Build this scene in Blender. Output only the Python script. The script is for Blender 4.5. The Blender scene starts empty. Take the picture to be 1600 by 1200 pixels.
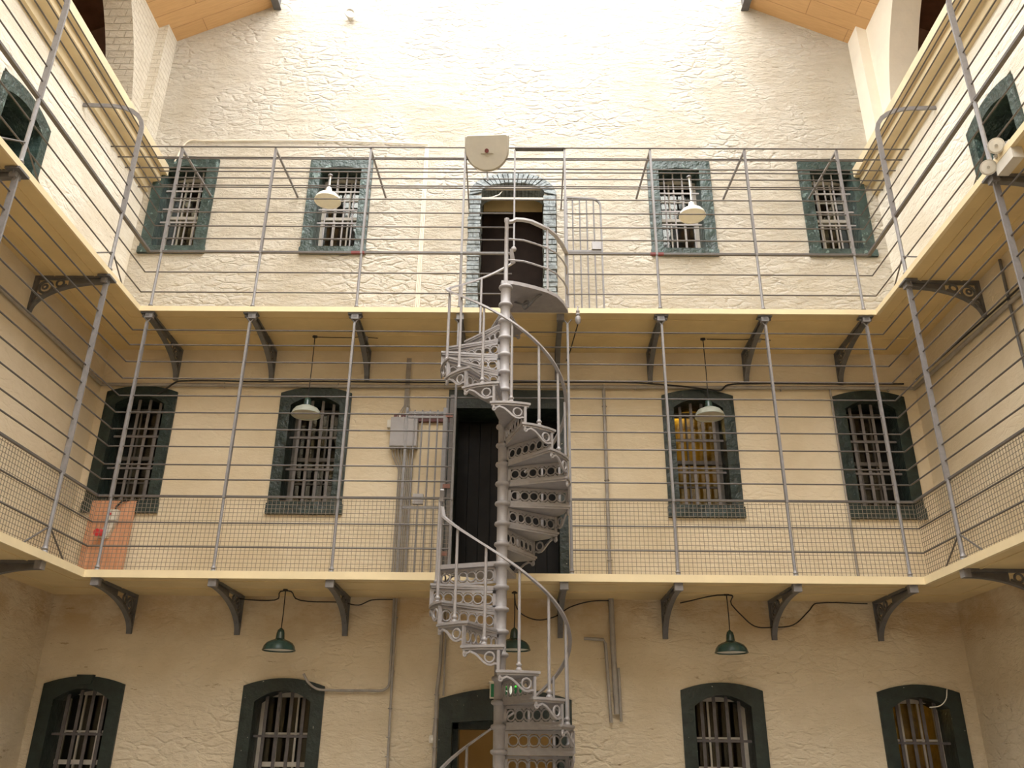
import bpy, math, random
from mathutils import Vector, Matrix
random.seed(7)
PI = math.pi
SC = bpy.context.scene
COL = SC.collection

# ------------------------------------------------------------------ key measures (metres)
WY = 10.40            # inner face of the end wall
XL, XR = -5.555, 5.17  # side walls
DY = 9.30             # front edge of the galleries on the end wall
DXL, DXR = -4.713, 4.351
ZU, ZM = 6.75, 3.51   # gallery floors
MIDX = -0.18
CX, CY = -0.18, 8.62  # newel of the spiral stair
RS = 0.70

# ------------------------------------------------------------------ mesh helpers
class MB:
    def __init__(s):
        s.v = []; s.f = []
    def add(s, vs, fs):
        b = len(s.v); s.v += [tuple(p) for p in vs]; s.f += [tuple(b + i for i in q) for q in fs]
        return s
    def box(s, x0, x1, y0, y1, z0, z1):
        return s.add([(x0,y0,z0),(x1,y0,z0),(x1,y1,z0),(x0,y1,z0),(x0,y0,z1),(x1,y0,z1),(x1,y1,z1),(x0,y1,z1)],
                     [(0,3,2,1),(4,5,6,7),(0,1,5,4),(1,2,6,5),(2,3,7,6),(3,0,4,7)])
    def hexa(s, c):
        return s.add(c, [(0,3,2,1),(4,5,6,7),(0,1,5,4),(1,2,6,5),(2,3,7,6),(3,0,4,7)])
    def sweep(s, pts, sec, up=(0,0,1), closed=False, scale=None):
        """sec: list of (side, up) offsets swept along pts"""
        pts = [Vector(p) for p in pts]; n = len(pts); m = len(sec); up = Vector(up)
        vs = []
        for i, p in enumerate(pts):
            if closed: t = pts[(i+1) % n] - pts[i-1]
            else: t = pts[min(i+1, n-1)] - pts[max(i-1, 0)]
            t.normalize()
            u = up
            if abs(t.dot(u)) > .98: u = Vector((0,1,0)) if abs(t.y) < .9 else Vector((1,0,0))
            sd = t.cross(u).normalized(); w = sd.cross(t).normalized()
            k = 1.0
            if not closed and 0 < i < n-1:
                a = (pts[i]-pts[i-1]).normalized(); c = max(.35, a.dot(t)); k = 1/c
            q = scale[i] if scale else 1.0
            for a, b in sec: vs.append(p + sd*(a*k*q) + w*(b*q))
        fs = []
        for i in range(n if closed else n-1):
            j = (i+1) % n
            for a in range(m):
                c = (a+1) % m
                fs.append((i*m+a, i*m+c, j*m+c, j*m+a))
        if not closed:
            fs.append(tuple(range(m-1, -1, -1))); fs.append(tuple((n-1)*m + a for a in range(m)))
        return s.add(vs, fs)
    def tube(s, pts, r, n=6, up=(0,0,1), closed=False, scale=None):
        return s.sweep(pts, [(r*math.cos(2*PI*i/n), r*math.sin(2*PI*i/n)) for i in range(n)], up, closed, scale)
    def bar(s, pts, w, h, up=(0,0,1), closed=False):
        return s.sweep(pts, [(-w/2,-h/2),(w/2,-h/2),(w/2,h/2),(-w/2,h/2)], up, closed)
    def lathe(s, prof, n=16, c=(0,0,0)):
        vs = []; fs = []
        for r, z in prof:
            for i in range(n):
                a = 2*PI*i/n; vs.append((c[0]+r*math.cos(a), c[1]+r*math.sin(a), c[2]+z))
        for k in range(len(prof)-1):
            for i in range(n):
                j = (i+1) % n; fs.append((k*n+i, k*n+j, (k+1)*n+j, (k+1)*n+i))
        fs.append(tuple(range(n-1,-1,-1))); fs.append(tuple((len(prof)-1)*n+i for i in range(n)))
        return s.add(vs, fs)
    def prism(s, poly, mp, t0, t1):
        n = len(poly)
        vs = [mp(u, v, t0) for u, v in poly] + [mp(u, v, t1) for u, v in poly]
        fs = [tuple(range(n-1,-1,-1)), tuple(range(n, 2*n))] + [(i, (i+1) % n, n+(i+1) % n, n+i) for i in range(n)]
        return s.add(vs, fs)
    def torus(s, c, a1, a2, R, r, n=16, m=6):
        c = Vector(c); a1 = Vector(a1).normalized(); a2 = Vector(a2).normalized(); nn = a1.cross(a2)
        pts = [c + a1*(R*math.cos(2*PI*i/n)) + a2*(R*math.sin(2*PI*i/n)) for i in range(n)]
        return s.tube(pts, r, m, nn, True)
    def build(s, name, mat, parent=None, smooth=False, ang=40):
        me = bpy.data.meshes.new(name); me.from_pydata(s.v, [], s.f); me.update()
        import bmesh
        bm = bmesh.new(); bm.from_mesh(me); bmesh.ops.recalc_face_normals(bm, faces=bm.faces); bm.to_mesh(me); bm.free()
        me.materials.append(mat)
        if smooth:
            me.polygons.foreach_set('use_smooth', [True]*len(me.polygons))
            me.set_sharp_from_angle(angle=math.radians(ang))
        o = bpy.data.objects.new(name, me); COL.objects.link(o)
        if parent is not None: o.parent = parent
        return o

def tag(o, label, cat, group=None, kind=None):
    o['label'] = label; o['category'] = cat
    if group: o['group'] = group
    if kind: o['kind'] = kind
    return o
def thing(name, label, cat, loc=(0,0,0), rz=0, group=None, kind=None):
    o = bpy.data.objects.new(name, None); COL.objects.link(o)
    o.empty_display_size = .1
    o.location = loc; o.rotation_euler = (0,0,rz)
    return tag(o, label, cat, group, kind)
def dup(root, loc, rz=None, label=None):
    r = root.copy(); COL.objects.link(r); r.location = loc
    if rz is not None: r.rotation_euler = (0,0,rz)
    if label: r['label'] = label
    for ch in list(root.children):
        c = ch.copy(); COL.objects.link(c); c.parent = r
        for g in list(ch.children):
            d = g.copy(); COL.objects.link(d); d.parent = c
    return r

# ------------------------------------------------------------------ materials
def new_mat(name, col, rough=.6, metal=0.0, spec=.4):
    m = bpy.data.materials.new(name); m.use_nodes = True
    b = m.node_tree.nodes['Principled BSDF']
    b.inputs['Base Color'].default_value = (*col, 1); b.inputs['Roughness'].default_value = rough
    b.inputs['Metallic'].default_value = metal; b.inputs['Specular IOR Level'].default_value = spec
    return m, m.node_tree, b
def N(nt, t, **kw):
    n = nt.nodes.new(t)
    for k, v in kw.items():
        if k.startswith('i_'):
            key = k[2:]; key = int(key) if key.isdigit() else key.replace('_', ' ')
            n.inputs[key].default_value = v
        else: setattr(n, k, v)
    return n
def world_pos(nt, scale=(1,1,1)):
    g = N(nt, 'ShaderNodeNewGeometry'); mp = N(nt, 'ShaderNodeMapping')
    mp.inputs['Scale'].default_value = scale
    nt.links.new(g.outputs['Position'], mp.inputs['Vector']); return mp.outputs['Vector']
def obj_pos(nt, scale=(1,1,1)):
    g = N(nt, 'ShaderNodeTexCoord'); mp = N(nt, 'ShaderNodeMapping')
    mp.inputs['Scale'].default_value = scale
    nt.links.new(g.outputs['Object'], mp.inputs['Vector']); return mp.outputs['Vector']
def ramp(nt, fac, stops):
    r = N(nt, 'ShaderNodeValToRGB')
    while len(r.color_ramp.elements) > len(stops): r.color_ramp.elements.remove(r.color_ramp.elements[-1])
    while len(r.color_ramp.elements) < len(stops): r.color_ramp.elements.new(.5)
    for e, (p, c) in zip(r.color_ramp.elements, stops):
        e.position = p; e.color = c if len(c) == 4 else (*c, 1)
    nt.links.new(fac, r.inputs['Fac']); return r.outputs['Color']
def mixc(nt, fac, a, b, mode='MIX'):
    m = N(nt, 'ShaderNodeMix', data_type='RGBA', blend_type=mode)
    for s, v in ((m.inputs[0], fac), (m.inputs[6], a), (m.inputs[7], b)):
        if hasattr(v, 'links') or hasattr(v, 'is_linked'): nt.links.new(v, s)
        else: s.default_value = v if isinstance(v, float) else (*v, 1)
    return m.outputs[2]
def math_n(nt, op, a, b=None, c=None):
    m = N(nt, 'ShaderNodeMath', operation=op)
    for i, v in enumerate((a, b, c)):
        if v is None: continue
        if isinstance(v, (int, float)): m.inputs[i].default_value = v
        else: nt.links.new(v, m.inputs[i])
    return m.outputs[0]
def simple(name, col, rough=.6, metal=0.0, spec=.4, var=.12, scale=9, bump=0.0):
    """paint / metal with slight procedural wear"""
    m, nt, b = new_mat(name, col, rough, metal, spec)
    v = obj_pos(nt)
    n = N(nt, 'ShaderNodeTexNoise', i_Scale=float(scale), i_Detail=4.0, i_Roughness=.6)
    nt.links.new(v, n.inputs['Vector'])
    d = tuple(c*(1-var) for c in col); l = tuple(min(1, c*(1+var)) for c in col)
    nt.links.new(ramp(nt, n.outputs['Fac'], [(.3, d), (.7, l)]), b.inputs['Base Color'])
    if bump:
        bp = N(nt, 'ShaderNodeBump', i_Strength=1.0, i_Distance=bump)
        nt.links.new(n.outputs['Fac'], bp.inputs['Height']); nt.links.new(bp.outputs['Normal'], b.inputs['Normal'])
    return m

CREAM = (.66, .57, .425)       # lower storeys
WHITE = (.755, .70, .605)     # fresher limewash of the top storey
def smap(nt, val, a, b, t0=0.0, t1=1.0, kind='SMOOTHSTEP'):
    n = N(nt, 'ShaderNodeMapRange', interpolation_type=kind); nt.links.new(val, n.inputs['Value'])
    for k, v in (('From Min', a), ('From Max', b), ('To Min', t0), ('To Max', t1)): n.inputs[k].default_value = v
    return n.outputs[0]
def wall_mat(name, lo, hi, rough_hi=1.0, rough_lo=.4, brick=False, stain=.7, zs=6.72):
    """limewashed stone: rubble courses, smooth plaster on the middle storey, half smooth at the ground"""
    m, nt, b = new_mat(name, lo, .8, 0, .2)
    pos = world_pos(nt)
    sep = N(nt, 'ShaderNodeSeparateXYZ'); nt.links.new(pos, sep.inputs[0]); Z = sep.outputs['Z']
    st = world_pos(nt, (1.0, 1.0, 2.0))
    wob = N(nt, 'ShaderNodeTexNoise', i_Scale=2.2, i_Detail=4.0, i_Roughness=.6); nt.links.new(st, wob.inputs['Vector'])
    wv = N(nt, 'ShaderNodeVectorMath', operation='MULTIPLY_ADD'); nt.links.new(wob.outputs['Color'], wv.inputs[0])
    wv.inputs[1].default_value = (.35, .35, .35); nt.links.new(st, wv.inputs[2])
    fine = N(nt, 'ShaderNodeTexNoise', i_Scale=5.2, i_Detail=8.0, i_Roughness=.70); nt.links.new(wv.outputs[0], fine.inputs['Vector'])
    bed = N(nt, 'ShaderNodeTexNoise', i_Scale=1.9, i_Detail=8.0, i_Roughness=.64); nt.links.new(world_pos(nt, (1.0, 1.0, 3.4)), bed.inputs['Vector'])
    big = N(nt, 'ShaderNodeTexNoise', i_Scale=.9, i_Detail=5.0, i_Roughness=.6); nt.links.new(pos, big.inputs['Vector'])
    if brick:
        cb = N(nt, 'ShaderNodeCombineXYZ')
        nt.links.new(math_n(nt, 'ADD', sep.outputs['X'], sep.outputs['Y']), cb.inputs['X']); nt.links.new(Z, cb.inputs['Y'])
        bk = N(nt, 'ShaderNodeTexBrick', i_Scale=1.0, i_Mortar_Size=.008, i_Brick_Width=.24, i_Row_Height=.085, i_Mortar_Smooth=.5)
        nt.links.new(cb.outputs[0], bk.inputs['Vector'])
        joint = math_n(nt, 'MULTIPLY', math_n(nt, 'SUBTRACT', 1.0, bk.outputs['Fac']), .5)
    else:
        vo = N(nt, 'ShaderNodeTexVoronoi', feature='DISTANCE_TO_EDGE', i_Scale=4.4); nt.links.new(wv.outputs[0], vo.inputs['Vector'])
        patch = smap(nt, big.outputs['Fac'], .42, .62)      # joints are filled with limewash in places
        joint = math_n(nt, 'MULTIPLY', math_n(nt, 'MULTIPLY', math_n(nt, 'MINIMUM', math_n(nt, 'MULTIPLY', vo.outputs['Distance'], 6.0), 1.0), .40), patch)
    h = math_n(nt, 'ADD', joint, math_n(nt, 'ADD', math_n(nt, 'MULTIPLY', fine.outputs['Fac'], 1.15), math_n(nt, 'MULTIPLY', bed.outputs['Fac'], .8)))
    bp = N(nt, 'ShaderNodeBump', i_Strength=1.0)
    if brick: bp.inputs['Distance'].default_value = .045
    else:
        low = smap(nt, Z, 2.0, 2.9, rough_lo*1.25, rough_lo*.7)
        mid = smap(nt, Z, 3.2, 3.6, 0, 1)
        amp = N(nt, 'ShaderNodeMix', data_type='FLOAT'); nt.links.new(mid, amp.inputs[0]); nt.links.new(low, amp.inputs[2]); amp.inputs[3].default_value = .10
        amp2 = N(nt, 'ShaderNodeMix', data_type='FLOAT'); nt.links.new(smap(nt, Z, zs-.05, zs+.05), amp2.inputs[0]); nt.links.new(amp.outputs[0], amp2.inputs[2]); amp2.inputs[3].default_value = rough_hi
        nt.links.new(math_n(nt, 'MULTIPLY', amp2.outputs[0], .095), bp.inputs['Distance'])
    nt.links.new(h, bp.inputs['Height']); nt.links.new(bp.outputs['Normal'], b.inputs['Normal'])
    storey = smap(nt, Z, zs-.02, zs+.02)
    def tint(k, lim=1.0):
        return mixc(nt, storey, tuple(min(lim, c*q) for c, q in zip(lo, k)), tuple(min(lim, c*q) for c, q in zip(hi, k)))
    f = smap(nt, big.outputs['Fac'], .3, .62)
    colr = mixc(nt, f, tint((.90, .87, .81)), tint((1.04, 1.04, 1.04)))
    if brick: colr = mixc(nt, math_n(nt, 'MULTIPLY', bk.outputs['Fac'], .35), colr, tint((.62, .55, .45)))
    if not brick:
        crack = N(nt, 'ShaderNodeTexNoise', i_Scale=3.0, i_Detail=9.0, i_Roughness=.72); nt.links.new(world_pos(nt, (1.0, 1.0, 4.0)), crack.inputs['Vector'])
        cm = smap(nt, crack.outputs['Fac'], .368, .33)
        amt = mixc(nt, smap(nt, Z, 3.45, 3.5), (.75, .75, .75), mixc(nt, storey, (.10, .10, .10), (.7, .7, .7)))
        colr = mixc(nt, math_n(nt, 'MULTIPLY', cm, amt), colr, tint((.5, .41, .30)))
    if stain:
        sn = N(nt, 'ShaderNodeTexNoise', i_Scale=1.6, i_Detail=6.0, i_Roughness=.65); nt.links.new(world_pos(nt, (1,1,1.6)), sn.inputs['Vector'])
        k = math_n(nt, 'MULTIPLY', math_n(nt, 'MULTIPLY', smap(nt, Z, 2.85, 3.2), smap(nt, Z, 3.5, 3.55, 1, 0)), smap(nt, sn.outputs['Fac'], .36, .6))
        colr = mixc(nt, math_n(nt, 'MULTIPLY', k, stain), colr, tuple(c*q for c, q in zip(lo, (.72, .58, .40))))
    nt.links.new(colr, b.inputs['Base Color'])
    return m

M = {}
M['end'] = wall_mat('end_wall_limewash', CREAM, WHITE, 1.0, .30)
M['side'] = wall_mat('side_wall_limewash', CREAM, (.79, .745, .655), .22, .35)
M['brick'] = wall_mat('painted_brick', (.77, .715, .61), (.77, .715, .61), brick=True, stain=0)
M['plaster'] = simple('white_limewash_plaster', (.77, .715, .61), .8, 0, .2, var=.05, scale=2.5, bump=.02)
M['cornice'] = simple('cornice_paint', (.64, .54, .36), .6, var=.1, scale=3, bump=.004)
M['deck'] = simple('deck_cream_paint', (.64, .50, .265), .65, var=.10, scale=1.7, bump=.002)
M['edge'] = simple('deck_edge_paint', (.72, .60, .38), .6, var=.06, scale=3)
M['floor'] = simple('worn_flagstone', (.31, .285, .25), .7, var=.2, scale=1.2, bump=.003)
M['iron'] = simple('grey_iron_paint', (.20, .19, .193), .42, .0, .5, var=.12, scale=18)
M['stair'] = simple('stair_grey_paint', (.295, .28, .285), .42, 0, .5, var=.10, scale=14, bump=.0008)
M['wire'] = simple('wire_grey', (.095, .084, .078), .5, .0, .5, var=.15, scale=25)
M['bracket'] = simple('bracket_dark_grey', (.115, .112, .115), .45, 0, .5, var=.15, scale=12)
M['mesh'] = simple('galvanised_mesh', (.20, .17, .135), .6, .1, .3, var=.15, scale=25)
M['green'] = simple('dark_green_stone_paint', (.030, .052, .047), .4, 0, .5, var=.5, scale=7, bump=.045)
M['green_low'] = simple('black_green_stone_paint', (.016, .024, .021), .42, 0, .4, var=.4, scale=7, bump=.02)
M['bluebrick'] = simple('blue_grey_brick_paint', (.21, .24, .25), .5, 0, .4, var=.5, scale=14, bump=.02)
M['green_shaded'] = simple('dark_green_stone_paint_shaded', (.014, .025, .022), .42, 0, .45, var=.5, scale=7, bump=.035)  # top storey's green with the middle gallery's shade put into the colour
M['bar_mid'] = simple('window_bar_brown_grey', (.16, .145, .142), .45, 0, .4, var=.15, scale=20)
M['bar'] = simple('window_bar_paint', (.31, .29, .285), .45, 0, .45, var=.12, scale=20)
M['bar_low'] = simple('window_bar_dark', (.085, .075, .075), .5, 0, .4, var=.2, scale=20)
M['sash'] = simple('sash_pale_paint', (.50, .46, .40), .55, var=.12, scale=12)
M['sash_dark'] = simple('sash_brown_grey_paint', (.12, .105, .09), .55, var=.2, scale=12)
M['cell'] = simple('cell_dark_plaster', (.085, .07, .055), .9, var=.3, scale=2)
M['cell_amber'] = simple('cell_yellow_paint', (.50, .36, .07), .8, var=.6, scale=4)
M['door_black'] = simple('black_plank_paint', (.010, .009, .009), .6, 0, .18, var=.4, scale=6, bump=.003)
M['door_brown'] = simple('brown_plank', (.018, .011, .008), .75, 0, .12, var=.3, scale=4)
M['white'] = simple('white_enamel', (.74, .72, .66), .35, 0, .5, var=.05, scale=10)
M['enamel_grey'] = simple('grey_green_enamel', (.36, .38, .33), .3, 0, .5, var=.08, scale=10)
M['enamel_green'] = simple('green_enamel', (.026, .056, .048), .25, 0, .6, var=.2, scale=10)
M['plastic'] = simple('white_plastic', (.60, .57, .51), .45, var=.05, scale=8)
M['beige'] = simple('beige_shield', (.40, .37, .31), .5, var=.06, scale=6)
M['black'] = simple('black_cable', (.02, .018, .018), .6, var=.2, scale=20)
M['conduit'] = simple('conduit_grey', (.30, .275, .25), .5, var=.15, scale=10)
M['boxgrey'] = simple('fuse_box_grey', (.30, .285, .29), .4, .1, .5, var=.08, scale=8)
M['darkred'] = simple('oxblood_paint', (.10, .022, .022), .45, var=.2, scale=9)
M['red'] = simple('red_plastic', (.55, .03, .045), .35, var=.1, scale=9)
M['red_tape'] = simple('faded_red_tape', (.16, .03, .03), .6, var=.2, scale=9)
M['mortar'] = simple('dark_joint', (.05, .055, .055), .8, var=.3, scale=9)
M['lining'] = simple('dusty_enamel', (.42, .40, .34), .4, 0, .4, var=.08, scale=10)
M['rust'] = simple('rusty_red_rail', (.22, .10, .075), .6, var=.3, scale=9)

def flecks(m, col, scale, thr):
    nt = m.node_tree; b = nt.nodes['Principled BSDF']; src = b.inputs['Base Color'].links[0].from_socket
    n = N(nt, 'ShaderNodeTexNoise', i_Scale=float(scale), i_Detail=2.0); nt.links.new(world_pos(nt), n.inputs['Vector'])
    nt.links.new(mixc(nt, smap(nt, n.outputs['Fac'], thr, thr+.03), src, col), b.inputs['Base Color'])
flecks(M['green_low'], (.42, .40, .34), 22, .735)
flecks(M['green'], (.13, .19, .18), 9, .66)
def wood_mat():
    m, nt, b = new_mat('pine_boards', (.62, .36, .16), .5, 0, .35)
    g = world_pos(nt, (1,1,1))
    sx = N(nt, 'ShaderNodeSeparateXYZ'); nt.links.new(g, sx.inputs[0])
    cb = N(nt, 'ShaderNodeCombineXYZ'); nt.links.new(sx.outputs['X'], cb.inputs['X']); nt.links.new(sx.outputs['Y'], cb.inputs['Y'])
    bk = N(nt, 'ShaderNodeTexBrick', i_Scale=1.0, i_Mortar_Size=.005, i_Brick_Width=1.7, i_Row_Height=.29, i_Mortar_Smooth=.2)
    bk.inputs['Color1'].default_value = (.62, .40, .20, 1); bk.inputs['Color2'].default_value = (.58, .37, .18, 1); bk.inputs['Mortar'].default_value = (.36, .20, .09, 1)
    bk.offset = .37
    nt.links.new(cb.outputs[0], bk.inputs['Vector'])
    gn = N(nt, 'ShaderNodeTexNoise', i_Scale=6.0, i_Detail=5.0); nt.links.new(world_pos(nt, (.6, 7, 1)), gn.inputs['Vector'])
    c = mixc(nt, .25, bk.outputs['Color'], ramp(nt, gn.outputs['Fac'], [(.3, (.45,.25,.10)), (.7, (.75,.47,.23))]))
    nt.links.new(c, b.inputs['Base Color'])
    bp = N(nt, 'ShaderNodeBump', i_Strength=.6, i_Distance=.006); nt.links.new(math_n(nt, 'SUBTRACT', 1.0, bk.outputs['Fac']), bp.inputs['Height'])
    nt.links.new(bp.outputs['Normal'], b.inputs['Normal'])
    return m
M['wood'] = wood_mat()
M['wood_dark'] = simple('brown_vault_boards', (.17, .085, .045), .6, var=.3, scale=3)
def ply_mat():
    m, nt, b = new_mat('plywood', (.55, .27, .15), .6)
    w = N(nt, 'ShaderNodeTexNoise', i_Scale=5.0, i_Detail=5.0); nt.links.new(obj_pos(nt, (6, 1, .8)), w.inputs['Vector'])
    nt.links.new(ramp(nt, w.outputs['Fac'], [(.3, (.45,.21,.11)), (.7, (.60,.31,.18))]), b.inputs['Base Color'])
    return m
M['ply'] = ply_mat()
def glass_mat():
    m = bpy.data.materials.new('old_window_glass'); m.use_nodes = True; nt = m.node_tree
    for n in list(nt.nodes): nt.nodes.remove(n)
    out = N(nt, 'ShaderNodeOutputMaterial'); mx = N(nt, 'ShaderNodeMixShader'); tr = N(nt, 'ShaderNodeBsdfTransparent'); gl = N(nt, 'ShaderNodeBsdfGlossy')
    tr.inputs['Color'].default_value = (.80, .82, .78, 1); gl.inputs['Roughness'].default_value = .06
    fr = N(nt, 'ShaderNodeFresnel', i_IOR=1.5)
    no = N(nt, 'ShaderNodeTexNoise', i_Scale=3.0); nt.links.new(obj_pos(nt), no.inputs['Vector'])
    bp = N(nt, 'ShaderNodeBump', i_Strength=.4, i_Distance=.01); nt.links.new(no.outputs['Fac'], bp.inputs['Height'])
    nt.links.new(bp.outputs['Normal'], gl.inputs['Normal'])
    nt.links.new(fr.outputs[0], mx.inputs[0]); nt.links.new(tr.outputs[0], mx.inputs[1]); nt.links.new(gl.outputs[0], mx.inputs[2]); nt.links.new(mx.outputs[0], out.inputs[0])
    return m
M['glass'] = glass_mat()
def emit(name, col, s):
    m, nt, b = new_mat(name, col, .5)
    b.inputs['Emission Color'].default_value = (*col, 1); b.inputs['Emission Strength'].default_value = s
    return m
M['exit_green'] = emit('exit_green', (.06, .75, .05), .9)
M['exit_dark'] = emit('exit_dark_green', (.01, .10, .035), .25)
M['exit_white'] = emit('exit_white', (.8, .9, .8), .45)

# ------------------------------------------------------------------ setting: walls, floor, ceiling
def wall_slab(name, u0, u1, z0, z1, holes, mp, depth, mat, label):
    us = sorted({u0, u1, *[h[i] for h in holes for i in (0, 1)]}); zs = sorted({z0, z1, *[h[i] for h in holes for i in (2, 3)]})
    def solid(i, j):
        if i < 0 or j < 0 or i >= len(us)-1 or j >= len(zs)-1: return False
        cu = (us[i]+us[i+1])/2; cz = (zs[j]+zs[j+1])/2
        return not any(h[0] < cu < h[1] and h[2] < cz < h[3] for h in holes)
    mb = MB()
    for i in range(len(us)-1):
        for j in range(len(zs)-1):
            if not solid(i, j): continue
            a, b, c, d = us[i], us[i+1], zs[j], zs[j+1]
            mb.add([mp(a,0,c), mp(b,0,c), mp(b,0,d), mp(a,0,d)], [(0,1,2,3)])
            mb.add([mp(a,depth,c), mp(b,depth,c), mp(b,depth,d), mp(a,depth,d)], [(3,2,1,0)])
            for (di, dj, p, q) in ((-1,0,(a,c),(a,d)), (1,0,(b,c),(b,d)), (0,-1,(a,c),(b,c)), (0,1,(a,d),(b,d))):
                if not solid(i+di, j+dj):
                    mb.add([mp(p[0],0,p[1]), mp(q[0],0,q[1]), mp(q[0],depth,q[1]), mp(p[0],depth,p[1])], [(0,1,2,3)])
    me = bpy.data.meshes.new(name); me.from_pydata(mb.v, [], mb.f); me.update(); me.materials.append(mat)
    import bmesh
    bm = bmesh.new(); bm.from_mesh(me); bmesh.ops.remove_doubles(bm, verts=bm.verts, dist=1e-5); bmesh.ops.recalc_face_normals(bm, faces=bm.faces); bm.to_mesh(me); bm.free()
    o = bpy.data.objects.new(name, me); COL.objects.link(o)
    return tag(o, label, 'wall', kind='structure')

UW = [-4.975, -2.680, 2.305, 4.530]        # window centres on the end wall
WW = .93
DOORS = {'up': (-.77, .50), 'mid': (-.94, .60), 'low': (-.90, .60)}
holes = []
for x in UW:
    holes.append((x-WW/2, x+WW/2, 8.21, 9.84)); holes.append((x-WW/2, x+WW/2, 4.44, 6.07)); holes.append((x-WW/2, x+WW/2, .80, 2.43))
holes += [(-.77, .50, ZU, ZU+2.475), (-.60, .33, ZU+2.4, ZU+2.70), (-.94, .60, ZM, 6.13), (-.90, .60, 0, 2.31)]
back = lambda u, d, z: (u, WY+d, z)
wall_slab('wall_back', XL-.6, XR+.6, 0, 15.5, holes, back, .36, M['end'], 'cream limewashed stone end wall facing the viewer')
left = lambda u, d, z: (XL-d, u, z)
right = lambda u, d, z: (XR+d, u, z)
YN = -7.0
for nm, mp, lab in (('wall_left', left, 'cream side wall below the brick arch on the plywood board side'), ('wall_right', right, 'cream side wall behind the twin spotlights')):
    wall_slab(nm, YN, WY+.36, 0, 9.75, [(7.05, 8.00, ZU, 8.43)], mp, .36, M['side'], lab)
wall_slab('wall_front', XL-.6, XR+.6, 0, 15.5, [], lambda u, d, z: (u, YN-d, z), .3, M['side'], 'end wall of the hall behind the viewer')
tag(MB().box(XL-.6, XR+.6, YN-.3, WY+.36, -.3, 0).build('floor', M['floor']), 'stone floor of the hall', 'floor', kind='structure')

# arch walls above the cornices, with the niche behind them
def arch_wall(name, mp, label, mat='brick'):
    yc, zc, R = 6.6, 9.75, 3.25
    mb = MB()
    arc = []
    n = 40
    for i in range(n+1):
        a = PI*i/n; y = yc + R*math.cos(a); z = zc + R*math.sin(a)
        arc.append((y, min(z, 12.05)))
    d0, d1 = .145, .56
    top = 12.9
    y_far, y_near = WY+.36, YN
    # front and rear faces as strips above the arch
    for d, flip in ((d0, 0), (d1, 1)):
        for i in range(n):
            (ya, za), (yb, zb) = arc[i], arc[i+1]
            mb.add([mp(ya,d,za), mp(yb,d,zb), mp(yb,d,top), mp(ya,d,top)], [(0,1,2,3)])
        mb.add([mp(yc+R,d,9.6), mp(y_far,d,9.6), mp(y_far,d,top), mp(yc+R,d,top)], [(0,1,2,3)])
        mb.add([mp(y_near,d,9.6), mp(yc-R,d,9.6), mp(yc-R,d,top), mp(y_near,d,top)], [(0,1,2,3)])
    for i in range(n):
        (ya, za), (yb, zb) = arc[i], arc[i+1]
        mb.add([mp(ya,d0,za), mp(yb,d0,zb), mp(yb,d1,zb), mp(ya,d1,za)], [(0,1,2,3)])
    mb.add([mp(yc-R,d0,9.7), mp(yc+R,d0,9.7), mp(yc+R,d1,9.7), mp(yc-R,d1,9.7)], [(0,1,2,3)])
    # corner pilaster standing proud of the arch wall
    me = mb.build(name, M[mat], smooth=True, ang=25)
    tag(me, label, 'wall', kind='structure')
    return me
a = arch_wall('wall_left_arcade', left, 'white painted brick wall with a great arch above the cornice, on the plywood board side')
b_ = arch_wall('wall_right_arcade', right, 'white plastered wall with a great arch above the cornice, over the twin spotlights', 'plaster')
for nm, mp, lab in (('trim_1', left, 'brick corner pilaster rising to the boarded ceiling beside the arch, plywood board side'), ('trim_2', right, 'corner pilaster rising to the boarded ceiling beside the arch, twin spotlight side')):
    mb = MB(); mb.prism([(10.05, 9.7), (WY, 9.7), (WY, 12.6), (10.05, 12.6)], lambda u, v, t: mp(u, t, v), 0.0, .15)
    tag(mb.build(nm, M['brick' if nm == 'trim_1' else 'plaster']), lab, 'pilaster', kind='structure')
# dark boarded niche behind each arch
for nm, mp, lab in (('wall_left_niche', left, 'dark brown boarded recess seen through the arch, plywood board side'), ('wall_right_niche', right, 'dark brown boarded recess seen through the arch, twin spotlight side')):
    mb = MB()
    y0, y1, za, zb, d0, d1 = 2.6, 10.5, 9.6, 13.0, .56, 2.3
    P = lambda y, d, z: mp(y, d, z)
    mb.add([P(y0,d1,za),P(y1,d1,za),P(y1,d1,zb-.9),P(y0,d1,zb-.9)], [(0,1,2,3)])
    mb.add([P(y0,d0,zb),P(y1,d0,zb),P(y1,d1,zb-.9),P(y0,d1,zb-.9)], [(0,1,2,3)])
    mb.add([P(y0,d0,za),P(y1,d0,za),P(y1,d1,za),P(y0,d1,za)], [(0,1,2,3)])
    for y in (y0, y1): mb.add([P(y,d0,za),P(y,d1,za),P(y,d1,zb-.9),P(y,d0,zb)], [(0,1,2,3)])
    tag(mb.build(nm, M['wood_dark']), lab, 'recess', kind='structure')
# cornices along the side walls
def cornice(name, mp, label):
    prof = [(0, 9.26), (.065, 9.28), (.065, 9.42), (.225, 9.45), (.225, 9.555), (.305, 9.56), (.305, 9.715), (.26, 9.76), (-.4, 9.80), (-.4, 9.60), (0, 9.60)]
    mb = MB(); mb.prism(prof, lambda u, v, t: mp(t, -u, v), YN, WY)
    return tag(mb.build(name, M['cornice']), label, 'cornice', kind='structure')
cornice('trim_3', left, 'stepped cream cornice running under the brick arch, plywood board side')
cornice('trim_4', right, 'stepped cream cornice running under the arch, twin spotlight side')
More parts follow.
